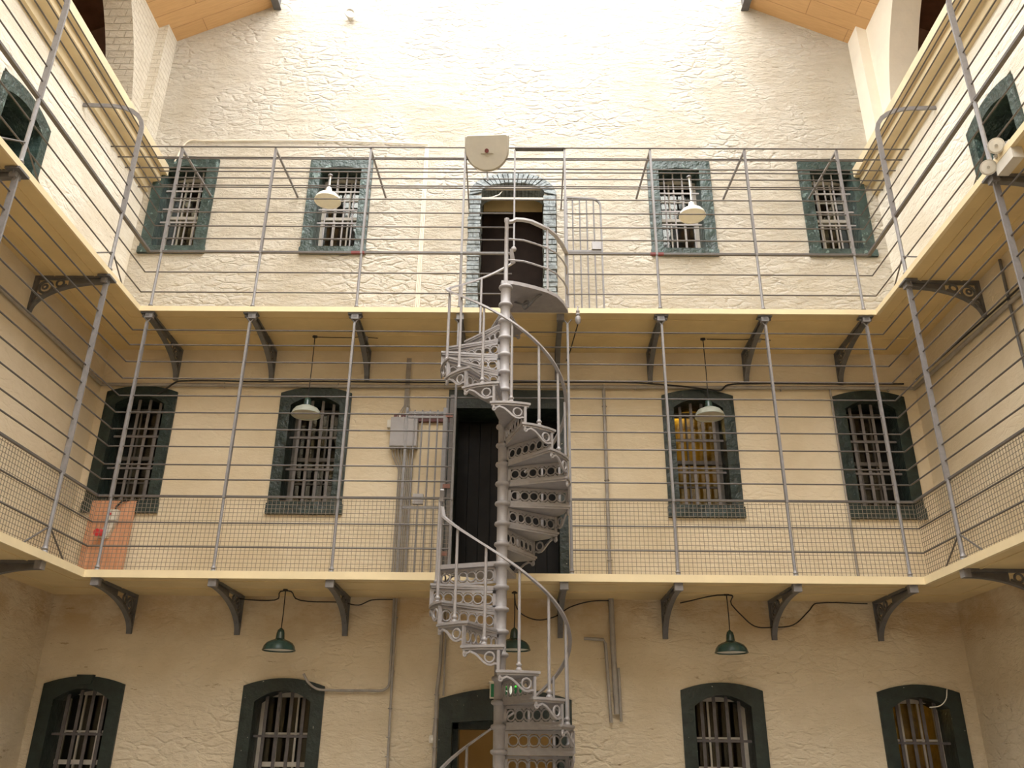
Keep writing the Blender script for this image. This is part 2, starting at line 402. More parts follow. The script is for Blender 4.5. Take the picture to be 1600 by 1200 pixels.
# ceilings: boarded slopes rising to the roof light
for nm, xa, xb, sg, lab in (('ceiling_left', XL-.6, -4.02, 1, 'boarded pine ceiling slope above the plywood board side'), ('ceiling_right', XR+.6, 3.60, -1, 'boarded pine ceiling slope above the twin spotlight side')):
    za = 12.2 - .6*.52; zb = 13.0
    mb = MB()
    mb.hexa([(xa,YN,za),(xb,YN,zb),(xb,WY,zb),(xa,WY,za),(xa,YN,za+.12),(xb,YN,zb+.12),(xb,WY,zb+.12),(xa,WY,za+.12)])
    tag(mb.build(nm, M['wood']), lab, 'ceiling', kind='structure')
    mb = MB().box(xb-.035, xb+.035, YN, WY, zb-.10, zb+.16)
    mb.box(xb-.06, xb+.06, YN, WY, zb-.115, zb-.10)
    tag(mb.build('trim_5' if sg > 0 else 'trim_6', M['bracket']), 'grey steel beam edging the boarded ceiling, ' + ('plywood board side' if sg > 0 else 'twin spotlight side'), 'beam', kind='structure')

# gallery floors: U-shaped slabs
def gallery(name, z, th, label):
    y0 = YN
    P = [(XL, y0), (DXL, y0), (DXL, DY), (DXR, DY), (DXR, y0), (XR, y0), (XR, WY), (XL, WY)]
    mb = MB(); mb.prism(P, lambda u, v, t: (u, v, t), z-th, z)
    o = tag(mb.build(name, M['deck']), label, 'gallery floor', kind='structure')
    e = MB(); q = .012
    e.bar([(DXL+q, y0, z-th/2), (DXL+q, DY-q, z-th/2), (DXR-q, DY-q, z-th/2), (DXR-q, y0, z-th/2)], .024, th+.012)
    e.build('edge_board', M['edge'], o)
    g = MB()   # battens under the boards
    for k in (.16, .62):
        g.bar([(DXL-k, y0, z-th-.004), (DXL-k, DY+k, z-th-.004), (DXR+k, DY+k, z-th-.004), (DXR+k, y0, z-th-.004)], .012, .008)
    g.build('underside_batten', M['deck'], o)
    return o
gallery('floor_upper_gallery', ZU, .055, 'cream upper gallery floor running round three sides')
gallery('floor_middle_gallery', ZM, .07, 'cream middle gallery floor running round three sides')

# ------------------------------------------------------------------ windows
def loop(w, h0, h1, rise, n=12):
    pts = [(-w/2, h0), (-w/2, h1)]
    for i in range(1, n):
        t = -1 + 2*i/n; pts.append((t*w/2, h1 + rise*(1-t*t)))
    pts += [(w/2, h1), (w/2, h0)]
    return pts
def surround(mb, outer, inner, y_out, y_front, y_in):
    n = len(outer)
    O = [(u, y_front, z) for u, z in outer]; I = [(u, y_front, z) for u, z in inner]
    OB = [(u, y_out, z) for u, z in outer]; IB = [(u, y_in, z) for u, z in inner]
    vs = O+I+OB+IB; fs = []
    for i in range(n):
        j = (i+1) % n
        fs += [(i, j, n+j, n+i), (i, 2*n+i, 2*n+j, j), (n+i, n+j, 3*n+j, 3*n+i)]
    mb.add(vs, fs)
def make_window(row):
    H = 1.63
    r = thing('window_1', 'x', 'window', kind='structure')
    gm = {'low': M['green_low'], 'mid': M['green_shaded'], 'up': M['green']}[row]
    rise = {'up': .06, 'mid': .085, 'low': .085}[row]
    if row == 'up': wi, sill, hs, ri = .60, .125, 1.47, .045
    else: wi, sill, hs, ri = .64, .16, 1.46, .12
    mb = MB(); surround(mb, loop(WW, 0, H, rise), loop(wi, sill, hs, ri), .05, -.03, .40)
    s = mb.build('stone_surround', gm, r)
    # sill block and keystone
    MB().box(-WW/2-.01, WW/2+.01, -.05, .02, 0, sill-.025).build('sill', gm, r)
    if row == 'low':
        MB().hexa([(-.085,-.05,H+.0),(.085,-.05,H+.0),(.085,.02,H+.0),(-.085,.02,H+.0),(-.10,-.04,H+.10),(.10,-.04,H+.10),(.10,.02,H+.10),(-.10,.02,H+.10)]).build('keystone', gm, r)
    # bars
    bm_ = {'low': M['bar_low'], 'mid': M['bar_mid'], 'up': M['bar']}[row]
    nb = 4
    for i in range(nb):
        x = -wi/2 + wi*(i+.75)/(nb+.5)
        t = x/(wi/2); ztop = hs + ri*(1-t*t)
        if row == 'up': MB().tube([(x,.12,sill), (x,.12,ztop)], .0125, 6).build('bar', bm_, r, True)
        else: MB().bar([(x,.12,sill), (x,.12,ztop)], .036, .016, (0,-1,0)).build('bar', bm_, r)
    zz = {'up': (.60, .83, 1.15), 'mid': (.62, 1.05), 'low': (1.10, .45)}[row]
    for z in zz:
        MB().bar([(-wi/2-.01,.105,z), (wi/2+.01,.105,z)], .014, .026).build('cross_bar', bm_, r)
    # sash frame with glazing bars, two lights
    y0, y1 = .29, .34
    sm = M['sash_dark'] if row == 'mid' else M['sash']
    mb = MB()
    f = .045
    mb.box(-wi/2, -wi/2+f, y0, y1, sill, hs+ri); mb.box(wi/2-f, wi/2, y0, y1, sill, hs+ri)
    mb.box(-wi/2, wi/2, y0, y1, sill, sill+.06); hh = hs + ri - .02 if row == 'low' else hs + .02
    mb.box(-wi/2, wi/2, y0, y1, hh-.03, hh+.03)
    mid = sill + (hs-sill)*.5
    mb.box(-wi/2, wi/2, y0-.01, y1, mid-.025, mid+.025)
    sa = mb.build('sash', sm, r)
    mb = MB()
    for k in (1/3, 2/3):
        x = -wi/2 + wi*k; mb.box(x-.011, x+.011, y0+.01, y1-.01, sill+.05, hh)
    for z in (sill+(mid-sill)*.5, mid+(hs-mid)*.5): mb.box(-wi/2+f, wi/2-f, y0+.01, y1-.01, z-.011, z+.011)
    mb.build('glazing_bar', sm, sa)
    MB().box(-wi/2+.01, wi/2-.01, .313, .319, sill+.02, hs+ri-.02).build('pane', M['glass'], r)
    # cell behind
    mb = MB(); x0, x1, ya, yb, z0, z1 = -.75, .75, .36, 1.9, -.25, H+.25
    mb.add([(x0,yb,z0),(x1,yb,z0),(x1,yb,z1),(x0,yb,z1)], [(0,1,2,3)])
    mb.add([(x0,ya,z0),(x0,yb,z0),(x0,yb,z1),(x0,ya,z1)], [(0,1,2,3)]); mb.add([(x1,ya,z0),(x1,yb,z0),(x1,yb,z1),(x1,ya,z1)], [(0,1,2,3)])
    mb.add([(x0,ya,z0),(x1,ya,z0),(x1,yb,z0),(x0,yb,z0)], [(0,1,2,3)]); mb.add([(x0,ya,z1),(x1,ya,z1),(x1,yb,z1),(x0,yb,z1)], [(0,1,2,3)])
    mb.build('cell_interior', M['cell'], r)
    return r
WL = {'up': ['upper gallery window in the corner above the plywood board', 'upper gallery window behind a white lamp, on the side away from the open gate', 'upper gallery window behind a white lamp, on the open gate side', 'upper gallery window in the corner nearest the twin spotlights'],
      'mid': ['middle gallery window directly above the plywood board', 'middle gallery window behind a grey lamp, next to the fuse box', 'middle gallery window lit amber inside, behind a grey lamp', 'middle gallery window in the corner beside the thin wall pipe'],
      'low': ['ground floor barred window below the plywood board corner', 'ground floor barred window with a cable pipe running to its arch', 'ground floor barred window below a green lamp, right of the short wall pipes', 'ground floor barred window with an orange room inside']}
k = 0
wins = {}
for row, z in (('up', 8.21), ('mid', 4.44), ('low', .80)):
    proto = None
    for i, x in enumerate(UW):
        k += 1
        if proto is None: proto = w = make_window(row); w.location = (x, WY, z)
        else: w = dup(proto, (x, WY, z))
        w['label'] = 'green-framed ' + WL[row][i] if row != 'low' else 'dark ' + WL[row][i]
        w['group'] = {'up': 'barred windows of the upper gallery', 'mid': 'barred windows of the middle gallery', 'low': 'barred windows of the ground floor'}[row]
        w.name = 'window_%d' % k; wins[(row, i)] = w
for i in (1, 2, 3):
    for c in list(wins[('low', i)].children):
        if c.name.startswith('keystone'): bpy.data.objects.remove(c)
# lit rooms behind two of them
for key, e in ((('mid', 2), 3.2), (('low', 3), 3.0)):
    w = wins[key]
    for c in w.children:
        if c.name.startswith('cell_interior'):
            c.data = c.data.copy(); c.data.materials[0] = M['cell_amber']
    l = bpy.data.lights.new('cell_bulb_light', 'POINT'); l.energy = e; l.color = (1, .66, .22); l.shadow_soft_size = .05
    o = bpy.data.objects.new('cell_bulb_light', l); COL.objects.link(o); o.location = w.location + Vector((.0 if key[0] == 'mid' else -.35, 1.45, 1.72))

# ------------------------------------------------------------------ doors
d = thing('door_1', 'upper gallery doorway under a blue-grey brick arch, behind the stair landing', 'door', (-.135, WY, ZU), kind='structure')
mb = MB()
for s, xa, xb in ((-1, -.635, -.465), (1, .445, .625)):
    z = 0; row = 0
    while z < 2.45:
        h = random.uniform(.06, .078)
        j = random.uniform(-.012, .012); e = random.uniform(-.014, .008)
        if row % 2: parts = [(xa, xb)]
        else:
            m_ = (xa+xb)/2 + random.uniform(-.03, .03); parts = [(xa, m_-.003), (m_+.003, xb)]
        for p, q in parts: mb.box(p+(j if p == xa else 0), q-(j if q == xb else 0), -.03+e, .34, z+.007, min(z+h, 2.5)-.007)
        z += h; row += 1
mb.build('brick_jamb', M['bluebrick'], d)
mb = MB(); nv = 24
for i in range(nv):
    def ar(t, w, z0, rise): 
        a = PI*t; return (-w*math.cos(a), z0 + rise*math.sin(a))
    t0, t1 = (i+.10)/nv, (i+.90)/nv; e = random.uniform(-.012, .012)
    a0, a1 = ar(t0, .46, 2.52, .17), ar(t1, .46, 2.52, .17); b0, b1 = ar(t0, .635, 2.47, .41), ar(t1, .635, 2.47, .41)
    mb.prism([a0, a1, b1, b0], lambda u, v, t: (u, t, v), -.04+e, .34)
mb.build('brick_arch', M['bluebrick'], d)
mb = MB()
for i in range(nv): mb.prism([ar(i/nv, .465, 2.52, .175), ar((i+1)/nv, .465, 2.52, .175), ar((i+1)/nv, .63, 2.47, .405), ar(i/nv, .63, 2.47, .405)], lambda u, v, t: (u, t, v), -.012, .33)
mb.build('arch_mortar', M['mortar'], d)
mb = MB()
for xa, xb in ((-.63, -.475), (.455, .62)): mb.box(xa, xb, -.004, .33, 0, 2.46)
mb.build('mortar', M['mortar'], d)
mb = MB()
for p, q, z0, z1 in ((-.50,.50,2.42,2.45),(-.50,.50,2.60,2.63),(-.50,-.46,2.42,2.63),(.46,.50,2.42,2.63)): mb.box(p, q, -.005, .03, z0, z1)
mb.build('transom_frame', M['sash'], d)
MB().tube([(-.44,.05,2.46), (-.30,.02,2.47), (-.2,.03,2.52), (-.16,.05,2.6)], .009, 6).build('cable', M['white'], d, True)
mb = MB(); mb.box(-.455, .445, .60, .66, 0, 2.62)
for i in range(1, 5): mb.box(-.455+.9*i/5-.004, -.455+.9*i/5+.004, .594, .6, 0, 2.62)
mb.build('leaf', M['door_brown'], d)
mb = MB()
for s in (-1, 1): mb.box(s*.50-.045 if s < 0 else .445, -.455 if s < 0 else .545, .34, 1.2, 0, 2.95)
mb.build('passage_side', M['door_brown'], d); mb = MB()
mb.box(-.55, .55, .60, .9, 2.62, 2.95); mb.box(-.6, .6, .34, 1.2, 2.95, 3.05); mb.box(-.6,.6,1.2,1.25,0,3.05)
mb.build('passage', M['deck'], d)

d = thing('door_2', 'black planked door in a dark green surround behind the stair, middle gallery', 'door', (-.17, WY, ZM), kind='structure')
mb = MB()
for p, q in ((-.77, -.66), (.66, .77)): mb.box(p, q, -.03, .5, 0, 2.62)
mb.box(-.66, .66, -.03, .5, 2.36, 2.62)
mb.build('stone_surround', M['green_low'], d)
mb = MB(); n = 9
for i in range(n):
    a = -.66 + 1.32*i/n; mb.box(a+.003, a+1.32/n-.003, .40, .45, .02, 2.30)
mb.build('leaf', M['door_black'], d)
MB().box(-.66, .66, .47, .52, 0, 2.4).build('door_backing', M['door_black'], d)

d = thing('door_3', 'dark arched ground floor doorway to a lit room behind the stair foot', 'door', (-.15, WY, 0), kind='structure')
mb = MB()
outer = loop(1.50, 0, 2.31, .12); inner = loop(1.20, 0, 2.06, .03)
n = len(outer)
O = [(u, -.03, z) for u, z in outer]; I = [(u, -.03, z) for u, z in inner]; OB = [(u, .05, z) for u, z in outer]; IB = [(u, .5, z) for u, z in inner]
fs = []
for i in range(n-1): fs += [(i, i+1, n+i+1, n+i), (i, 2*n+i, 2*n+i+1, i+1), (n+i, n+i+1, 3*n+i+1, 3*n+i)]
mb.add(O+I+OB+IB, fs); mb.build('stone_surround', M['green_low'], d)
mb = MB()
for p, q in ((-.60, -.54), (.54, .60)): mb.box(p, q, .2, .5, 0, 2.06)
mb.box(-.60, .60, .2, .5, 2.0, 2.1)
mb.build('door_frame', M['green_low'], d)
mb = MB()
x0, x1, ya, yb, z0, z1 = -1.6, 1.6, .5, 3.6, 0, 2.9
mb.add([(x0,yb,z0),(x1,yb,z0),(x1,yb,z1),(x0,yb,z1)], [(0,1,2,3)]); mb.add([(x0,ya,z0),(x0,yb,z0),(x0,yb,z1),(x0,ya,z1)], [(0,1,2,3)]); mb.add([(x1,ya,z0),(x1,yb,z0),(x1,yb,z1),(x1,ya,z1)], [(0,1,2,3)])
mb.add([(x0,ya,z0),(x1,ya,z0),(x1,yb,z0),(x0,yb,z0)], [(0,1,2,3)]); mb.add([(x0,ya,z1),(x1,ya,z1),(x1,yb,z1),(x0,yb,z1)], [(0,1,2,3)])
for (p, q, zz) in ((x0, -.6, 2.9), (.6, x1, 2.9)): mb.add([(p,ya,0),(q,ya,0),(q,ya,zz),(p,ya,zz)], [(0,1,2,3)])
mb.add([(-.6,ya,2.1),(.6,ya,2.1),(.6,ya,2.9),(-.6,ya,2.9)], [(0,1,2,3)])
mb.build('lit_room', M['deck'], d)
l = bpy.data.lights.new('room_bulb_light', 'POINT'); l.energy = 5.5; l.color = (1, .80, .48); l.shadow_soft_size = .06
o = bpy.data.objects.new('room_bulb_light', l); COL.objects.link(o); o.location = (.8, 12.6, 2.5)

def cell_door(name, mp_loc, rz, label):
    d = thing(name, label, 'door', mp_loc, rz, kind='structure')
    mb = MB(); out = loop(.97, 0, 1.62, .10); inn = loop(.72, 0, 1.46, .10); n = len(out)
    O = [(u, -.03, z) for u, z in out]; I = [(u, -.03, z) for u, z in inn]; OB = [(u, .05, z) for u, z in out]; IB = [(u, .45, z) for u, z in inn]
    fs = []
    for i in range(n-1): fs += [(i, i+1, n+i+1, n+i), (i, 2*n+i, 2*n+i+1, i+1), (n+i, n+i+1, 3*n+i+1, 3*n+i)]
    mb.add(O+I+OB+IB, fs); mb.build('stone_surround', M['green'], d)
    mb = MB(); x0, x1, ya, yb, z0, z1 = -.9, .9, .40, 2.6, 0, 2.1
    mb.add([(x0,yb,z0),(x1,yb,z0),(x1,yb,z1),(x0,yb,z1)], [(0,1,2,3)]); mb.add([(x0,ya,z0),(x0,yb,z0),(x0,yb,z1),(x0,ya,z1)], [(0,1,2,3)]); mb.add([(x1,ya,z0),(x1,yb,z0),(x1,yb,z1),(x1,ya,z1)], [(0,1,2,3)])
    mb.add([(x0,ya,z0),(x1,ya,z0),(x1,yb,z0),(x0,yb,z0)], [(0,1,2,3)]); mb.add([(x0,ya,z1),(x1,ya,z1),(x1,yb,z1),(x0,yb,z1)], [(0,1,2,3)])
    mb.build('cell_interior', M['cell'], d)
    return d
cell_door('door_4', (XL, 7.525, ZU), PI/2, 'low cell doorway with green surround on the upper gallery, opposite the twin spotlights')
cell_door('door_5', (XR, 7.525, ZU), -PI/2, 'low cell doorway with green surround on the upper gallery, above the twin spotlights')

# ------------------------------------------------------------------ brackets under the galleries
def make_bracket(L, name_label, loc, rz, group):
    b = thing('gallery_bracket', name_label, 'bracket', loc, rz, group)
    bm_ = M['bracket']
    MB().box(-.03, .03, 0, L, -.03, 0).build('top_flange', bm_, b)
    MB().box(-.03, .03, 0, .03, -.45, -.03).build('wall_flange', bm_, b)
    D = L-.02; pts = []
    for i in range(15):
        t = PI/2*i/14; pts.append((0, D - (D-.02)*math.sin(t), -.45 + .375*math.cos(t)))
    MB().bar(pts, .06, .022, (1,0,0)).build('curved_flange', bm_, b) if False else MB().sweep(pts, [(-.011,-.03),(.011,-.03),(.011,.03),(-.011,.03)], (1,0,0)).build('curved_flange', bm_, b, True)
    mb = MB()   # pierced scroll web
    web = [(p[1], p[2]) for p in pts if p[1] > D*.44]
    poly = [(D, -.03)] + web + [(web[-1][0], -.03)]
    mb.prism(poly, lambda u, v, t: (t, u, v), -.008, .008)
    mb.torus((0,.135,-.135), (0,1,0), (0,0,1), .075, .016, 16, 5)
    mb.torus((0,.125,-.13), (0,1,0), (0,0,1), .028, .013, 12, 5)
    mb.torus((0,.29,-.085), (0,1,0), (0,0,1), .042, .013, 14, 5)
    mb.torus((0,.075,-.285), (0,1,0), (0,0,1), .038, .012, 14, 5)
    mb.bar([(0,.2,-.19), (0,.30,-.135), (0,D*.46,-.10)], .016, .02, (1,0,0))
    mb.bar([(0,.03,-.22), (0,.12,-.25)], .016, .02, (1,0,0))
    mb.build('scroll_web', bm_, b)
    MB().box(-.045, .045, L-.055, L+.012, -.085, 0).build('end_block', M['iron'], b)
    return b
BX = [-4.575, -3.305, -2.04, -.75, .48, 1.705, 2.972, 4.207]
near = ['in the corner above the plywood board', 'second from the plywood board corner', 'third from the plywood board corner', 'half hidden by the spiral stair', 'beside the stair landing', 'third from the twin spotlight corner', 'second from the twin spotlight corner', 'in the corner nearest the twin spotlights']
proto = {}
for z, th, nm in ((ZU, .055, 'upper'), (ZM, .07, 'middle')):
    for i, x in enumerate(BX):
        if nm == 'middle' and i == 3: continue
        lab = 'dark iron bracket under the %s gallery %s' % (nm, near[i])
        g = 'iron brackets under the galleries'
        loc = (x, WY, z-th)
        if 'b' not in proto: proto['b'] = make_bracket(WY-DY-.02, lab, loc, PI, g)
        else: dup(proto['b'], loc, PI, lab)
LS = DXL-XL-.02
for rz, X, who in ((-PI/2, XL, 'plywood board'), (PI/2, XR, 'twin spotlight')):
    for z, th, nm, ys in ((ZU, .055, 'upper', (8.5, 6.57)), (ZM, .07, 'middle', (8.5,))):
        for j, y in enumerate(ys):
            lab = 'pierced iron bracket under the %s side gallery, %s side%s' % (nm, who, '' if len(ys) == 1 else (', far one' if j == 0 else ', near one'))
            if 's' not in proto: proto['s'] = make_bracket(LS, lab, (X, y, z-th), rz, 'iron brackets under the galleries')
            else: dup(proto['s'], (X, y, z-th), rz, lab)

# ------------------------------------------------------------------ railings
ZW_M = [3.786, 4.056, 4.554, 4.731, 4.949, 5.162, 5.37, 5.583, 5.807, 6.026, 6.252, 6.455]
ZW_U = [6.988, 7.277, 7.778, 7.970, 8.185, 8.400, 8.612, 8.836, 9.045]
ZR_M, ZR_U = 4.357, 7.577
def lean(z): return 0 if z < 8.2 else (.0 + .15*((z-8.2)/.85)**2.2)
WR = .0085
def post_back(x, z0, z1, zr, top_fork, parent, name='post'):
    mb = MB()
    mb.lathe([(.034,0),(.034,.012),(.022,.03),(.03,.045),(.022,.06),(.018,.08),(.017,zr-z0)], 8, (x, DY+.045, z0))
    zt = z1-.14 if top_fork else z1
    mb.bar([(x, DY+.045, zr-.02), (x, DY+.045, zt)], .026, .05, (0,1,0))
    if top_fork:
        for s in (-1, 1): mb.tube([(x, DY+.045, zt), (x+s*.012, DY+.045, zt+.03), (x+s*.05, DY+.045, z1-.06)], .009, 5, (0,1,0))
    return mb.build(name, M['iron'], parent, True)
def clamp(x, z, parent):
    mb = MB().box(x-.085, x+.085, DY-.0, DY+.10, z-.08, z-.062)
    for s in (-1, 1): mb.lathe([(.016,0),(.02,.01),(.02,.03),(.01,.035)], 6, (x+s*.06, DY+.05, z-.115))
    mb.box(x-.025, x+.025, DY+.005, DY+.06, z-.12, z-.06)
    return mb.build('clamp', M['bracket'], parent)
PX = [-4.595, -3.327, -2.04, -.765, .565, 1.713, 2.977, 4.207]
def wire(pts, parent, r=WR, name='wire', mat='wire'): return MB().tube(pts, r, 6).build(name, M[mat], parent, True)
YB = DY+.045
DOOR_M = (-.765, .565)
# back, middle gallery
rb = thing('gallery_railing', 'grey rail, mesh and wire guard along the front of the middle gallery, end wall', 'railing', (0, 0, 0))
for x in PX:
    post_back(x, ZM, ZU-.055, ZR_M, True, rb); clamp(x, ZU-.0, rb) if x not in DOOR_M else None
for z in ZW_M:
    if z > 5.45: wire([(DXL-.04, YB, z), (DXR+.04, YB, z)], rb)
    else:
        wire([(DXL-.04, YB, z), (PX[3], YB, z)], rb); wire([(PX[4], YB, z), (DXR+.04, YB, z)], rb)
for a, b in ((DXL-.04, PX[3]), (PX[4], DXR+.04)): MB().bar([(a, YB, ZR_M), (b, YB, ZR_M)], .03, .022).build('top_rail', M['wire'], rb)
def mesh_screen(p0, p1, z0, z1, step, parent):
    mb = MB(); p0 = Vector(p0); p1 = Vector(p1); L = (p1-p0).length; dr = (p1-p0)/L
    n = int(L/step); r = .0021
    sec = [(-r,-r),(r,-r),(r,r),(-r,r)]
    for i in range(n+1):
        q = p0 + dr*(i*step); mb.sweep([(q.x,q.y,z0),(q.x,q.y,z1)], sec, (0,1,0))
    m = int((z1-z0)/step)
    for j in range(m+1):
        z = z0 + j*step; mb.sweep([(p0.x,p0.y,z),(p1.x,p1.y,z)], sec)
    return mb.build('mesh_screen', M['mesh'], parent)
mesh_screen((DXL-.04, YB+.012, 0), (PX[3], YB+.012, 0), ZM+.01, ZR_M-.02, .047, rb)
mesh_screen((PX[4], YB+.012, 0), (DXR+.04, YB+.012, 0), ZM+.01, ZR_M-.02, .047, rb)
# back, upper gallery
ru = thing('gallery_railing', 'grey rail and wire cage along the front of the upper gallery, end wall', 'railing', (0, 0, 0))
for x in PX: post_back(x, ZU, 9.215, ZR_U, False, ru)
MB().bar([(-.10, YB, 7.62), (-.10, YB, 9.2)], .022, .03, (0,1,0)).build('post', M['iron'], ru)
for z in ZW_U:
    e = lean(z)
    if z > 8.3: wire([(DXL-.04-e, YB, z), (DXR+.04+e, YB, z)], ru)
    else:
        xs = -.10 if z > 7.6 else -.12
        wire([(DXL-.04, YB, z), (xs, YB, z)], ru); wire([(PX[4], YB, z), (DXR+.04, YB, z)], ru)
MB().bar([(DXL-.04, YB, ZR_U), (-.10, YB, ZR_U)], .034, .026).build('top_rail', M['wire'], ru)
MB().bar([(PX[4], YB, ZR_U), (DXR+.04, YB, ZR_U)], .034, .026).build('top_rail', M['wire'], ru)
for x in (-2.07, 1.73): MB().box(x-.10, x+.07, YB-.019, YB+.019, ZR_U-.015, ZR_U+.015).build('red_tape', M['red_tape'], ru)
for y in (9.31, 9.53, 9.76, 9.985, 10.2): wire([(XL, y, 9.215), (XR, y, 9.215)], ru, .0095, 'roof_wire')
for x in PX:
    if x == PX[3] or x == PX[4]: MB().bar([(x, YB, 9.2), (x, WY, 9.0)], .02, .02).build('wall_arm', M['iron'], ru)
    else: MB().bar([(x, YB, 9.2), (x+.05*(1 if x > 0 else -1)*-1, WY, 9.19)], .026, .02).build('wall_arm', M['iron'], ru)
MB().bar([(-.10, YB, 9.225), (PX[4], YB, 9.225)], .05, .035).build('stiffening_bar', M['bracket'], ru)
# sides
def side_railing(sg, level, label):
    """sg -1: plywood board side, +1: twin spotlight side"""
    X = DXL-.03 if sg < 0 else DXR+.03
    r = thing('gallery_railing', label, 'railing', (0,0,0))
    z0, zr = (ZU, ZR_U) if level == 'up' else (ZM, ZR_M)
    YS = [8.5, 6.57, 4.64]
    wall = XL if sg < 0 else XR
    for y in YS:
        mb = MB()
        mb.lathe([(.042,0),(.042,.015),(.028,.035),(.037,.052),(.026,.07),(.022,.09),(.021,zr-z0)], 8, (X, y, z0))
        top = 8.80 if level == 'up' else ZU-.07
        mb.bar([(X, y, zr-.02), (X, y, top)], .058, .022, (0,1,0))
        if level != 'up':
            for s in (-1, 1): mb.tube([(X, y, top-.1), (X, y+s*.07, top+.01)], .010, 5)
        mb.build('post', M['iron'], r, True)
        if level == 'up':
            k = wall*sg
            pts = [(X + sg*a_, y, z_) for a_, z_ in ((0, 8.80), (.004, 8.87), (.03, 8.955), (.085, 9.04), (.17, 9.11), (.28, 9.16), (.42, 9.19))]
            pts.append((wall, y, 9.205))
            MB().sweep(pts, [(-.011,-.029),(.011,-.029),(.011,.029),(-.011,.029)], (0,1,0)).build('curved_arm', M['iron'], r) if False else MB().sweep(pts, [(-.026,-.011),(.026,-.011),(.026,.011),(-.026,.011)], (0,1,0)).build('curved_arm', M['iron'], r)
        else:
            MB().box(X-.07, X+.07, y-.09, y+.09, ZU-.085, ZU-.062).build('clamp', M['bracket'], r)
        zs = z0+.28
        for s in (-1, 1): MB().tube([(X, y, zs), (X, y+s*.42, z0+.005)], .0095, 6).build('strut', M['wire'], r, True)
    ys, ye = .5, YB
    for z in (ZW_U if level == 'up' else ZW_M):
        e = lean(z)*sg if level == 'up' else 0
        wire([(X+e+(.01*sg), ys, z), (X+e+(.01*sg), ye, z)], r, WR*1.05)
    if level == 'up': MB().bar([(X+.01*sg, ys, zr), (X+.01*sg, ye, zr)], .045, .03).build('top_rail', M['wire'], r)
    else:
        MB().bar([(X+.01*sg, ys, zr), (X+.01*sg, ye, zr)], .03, .022).build('top_rail', M['wire'], r)
        mesh_screen((X+.02*sg, 3.0, 0), (X+.02*sg, ye, 0), z0+.01, zr-.02, .047, r)
    return r
side_railing(-1, 'up', 'wire guard of the upper side gallery bending into the wall, plywood board side')
side_railing(1, 'up', 'wire guard of the upper side gallery bending into the wall, twin spotlight side')
side_railing(-1, 'mid', 'wire and mesh guard of the middle side gallery, plywood board side')
side_railing(1, 'mid', 'wire and mesh guard of the middle side gallery, twin spotlight side')

# ------------------------------------------------------------------ spiral stair
st = thing('spiral_staircase', 'grey cast iron spiral staircase with pierced risers winding up past both galleries', 'staircase', (CX, CY, 0))
S = M['stair']
def ang(a):  # a in degrees, 0 = towards the viewer, rising anticlockwise seen from below
    t = math.radians(a); return (math.sin(t), -math.cos(t))
def pol(r, a, z): s, c = ang(a); return (r*s, r*c, z)
RISE_L, RISE_U = .2137, .2117
treads = []       # (angle, z)
a, z = -12.7, 2.612
aL, zL = [], []
low = [(-12.7 - 27.7*k, 2.612 + RISE_L*k) for k in range(-11, 4)]        # up to -95.8, 3.253
upp = [(-20 - 26.5*k, 5.165 + RISE_U*k) for k in range(-7, 7)]            # from 165.5, 3.683 up to -179, 6.435
treads = [(p, q, 27.7, RISE_L) for p, q in low] + [(p, q, 26.5, RISE_U) for p, q in upp]
# one tread at angle 0, z 0 (top at 0)
def sector(r0, r1, a0, a1, z0, z1, mb, n=8):
    vs = []; fs = []
    for i in range(n+1):
        t = a0 + (a1-a0)*i/n
        vs += [pol(r0, t, z0), pol(r1, t, z0), pol(r1, t, z1), pol(r0, t, z1)]
    for i in range(n):
        b = i*4
        for j in range(4):
            k_ = (j+1) % 4; fs.append((b+j, b+k_, b+4+k_, b+4+j))
    fs += [(0,1,2,3), (n*4+3, n*4+2, n*4+1, n*4)]
    mb.add(vs, fs)
def tread_mesh():
    mb = MB(); sector(.05, RS+.005, -17, 17, -.022, 0, mb); sector(.05, RS-.008, -16, 16, -.042, -.022, mb)
    return mb
def riser_mesh(h, a=12.6):
    mb = MB(); s, c = ang(a); rad = Vector((s, c, 0)); up = Vector((0,0,1)); nor = rad.cross(up)
    z0, z1 = -h+.0, -.045
    def seg(r0, r1, za, zb, t=.008):
        P = []
        for zz in (za, zb):
            for (r, k_) in ((r0,-1),(r1,-1),(r1,1),(r0,1)): P.append(rad*r + nor*(t*k_) + up*zz)
        mb.hexa(P)
    seg(.05, RS-.005, z1-.028, z1); seg(.05, RS-.005, z0, z0+.024)
    seg(.05, .085, z0, z1); seg(RS-.035, RS-.0, z0, z1, .012)
    zc = (z0+.024+z1-.028)/2; Rr = (z1-.028-z0-.024)/2 - .004
    n = 6
    for i in range(n):
        r = .085 + (RS-.035-.085)*(i+.5)/n
        mb.torus(rad*r + up*zc, rad, up, Rr*.86, .0085, 16, 6)
        if i: 
            rm = .085 + (RS-.035-.085)*i/n
            seg(rm-.006, rm+.006, zc-.012, zc+.012, .006)
            for zz in (z0+.024, z1-.028): 
                sgn = 1 if zz < zc else -1
                P0 = rad*(rm-.022)+up*zz; P1 = rad*(rm+.022)+up*zz; P2 = rad*rm+up*(zz+sgn*.022)
                mb.add([P0+nor*.006, P1+nor*.006, P2+nor*.006, P0-nor*.006, P1-nor*.006, P2-nor*.006], [(0,1,2),(5,4,3),(0,3,4,1),(1,4,5,2),(2,5,3,0)])
    return mb
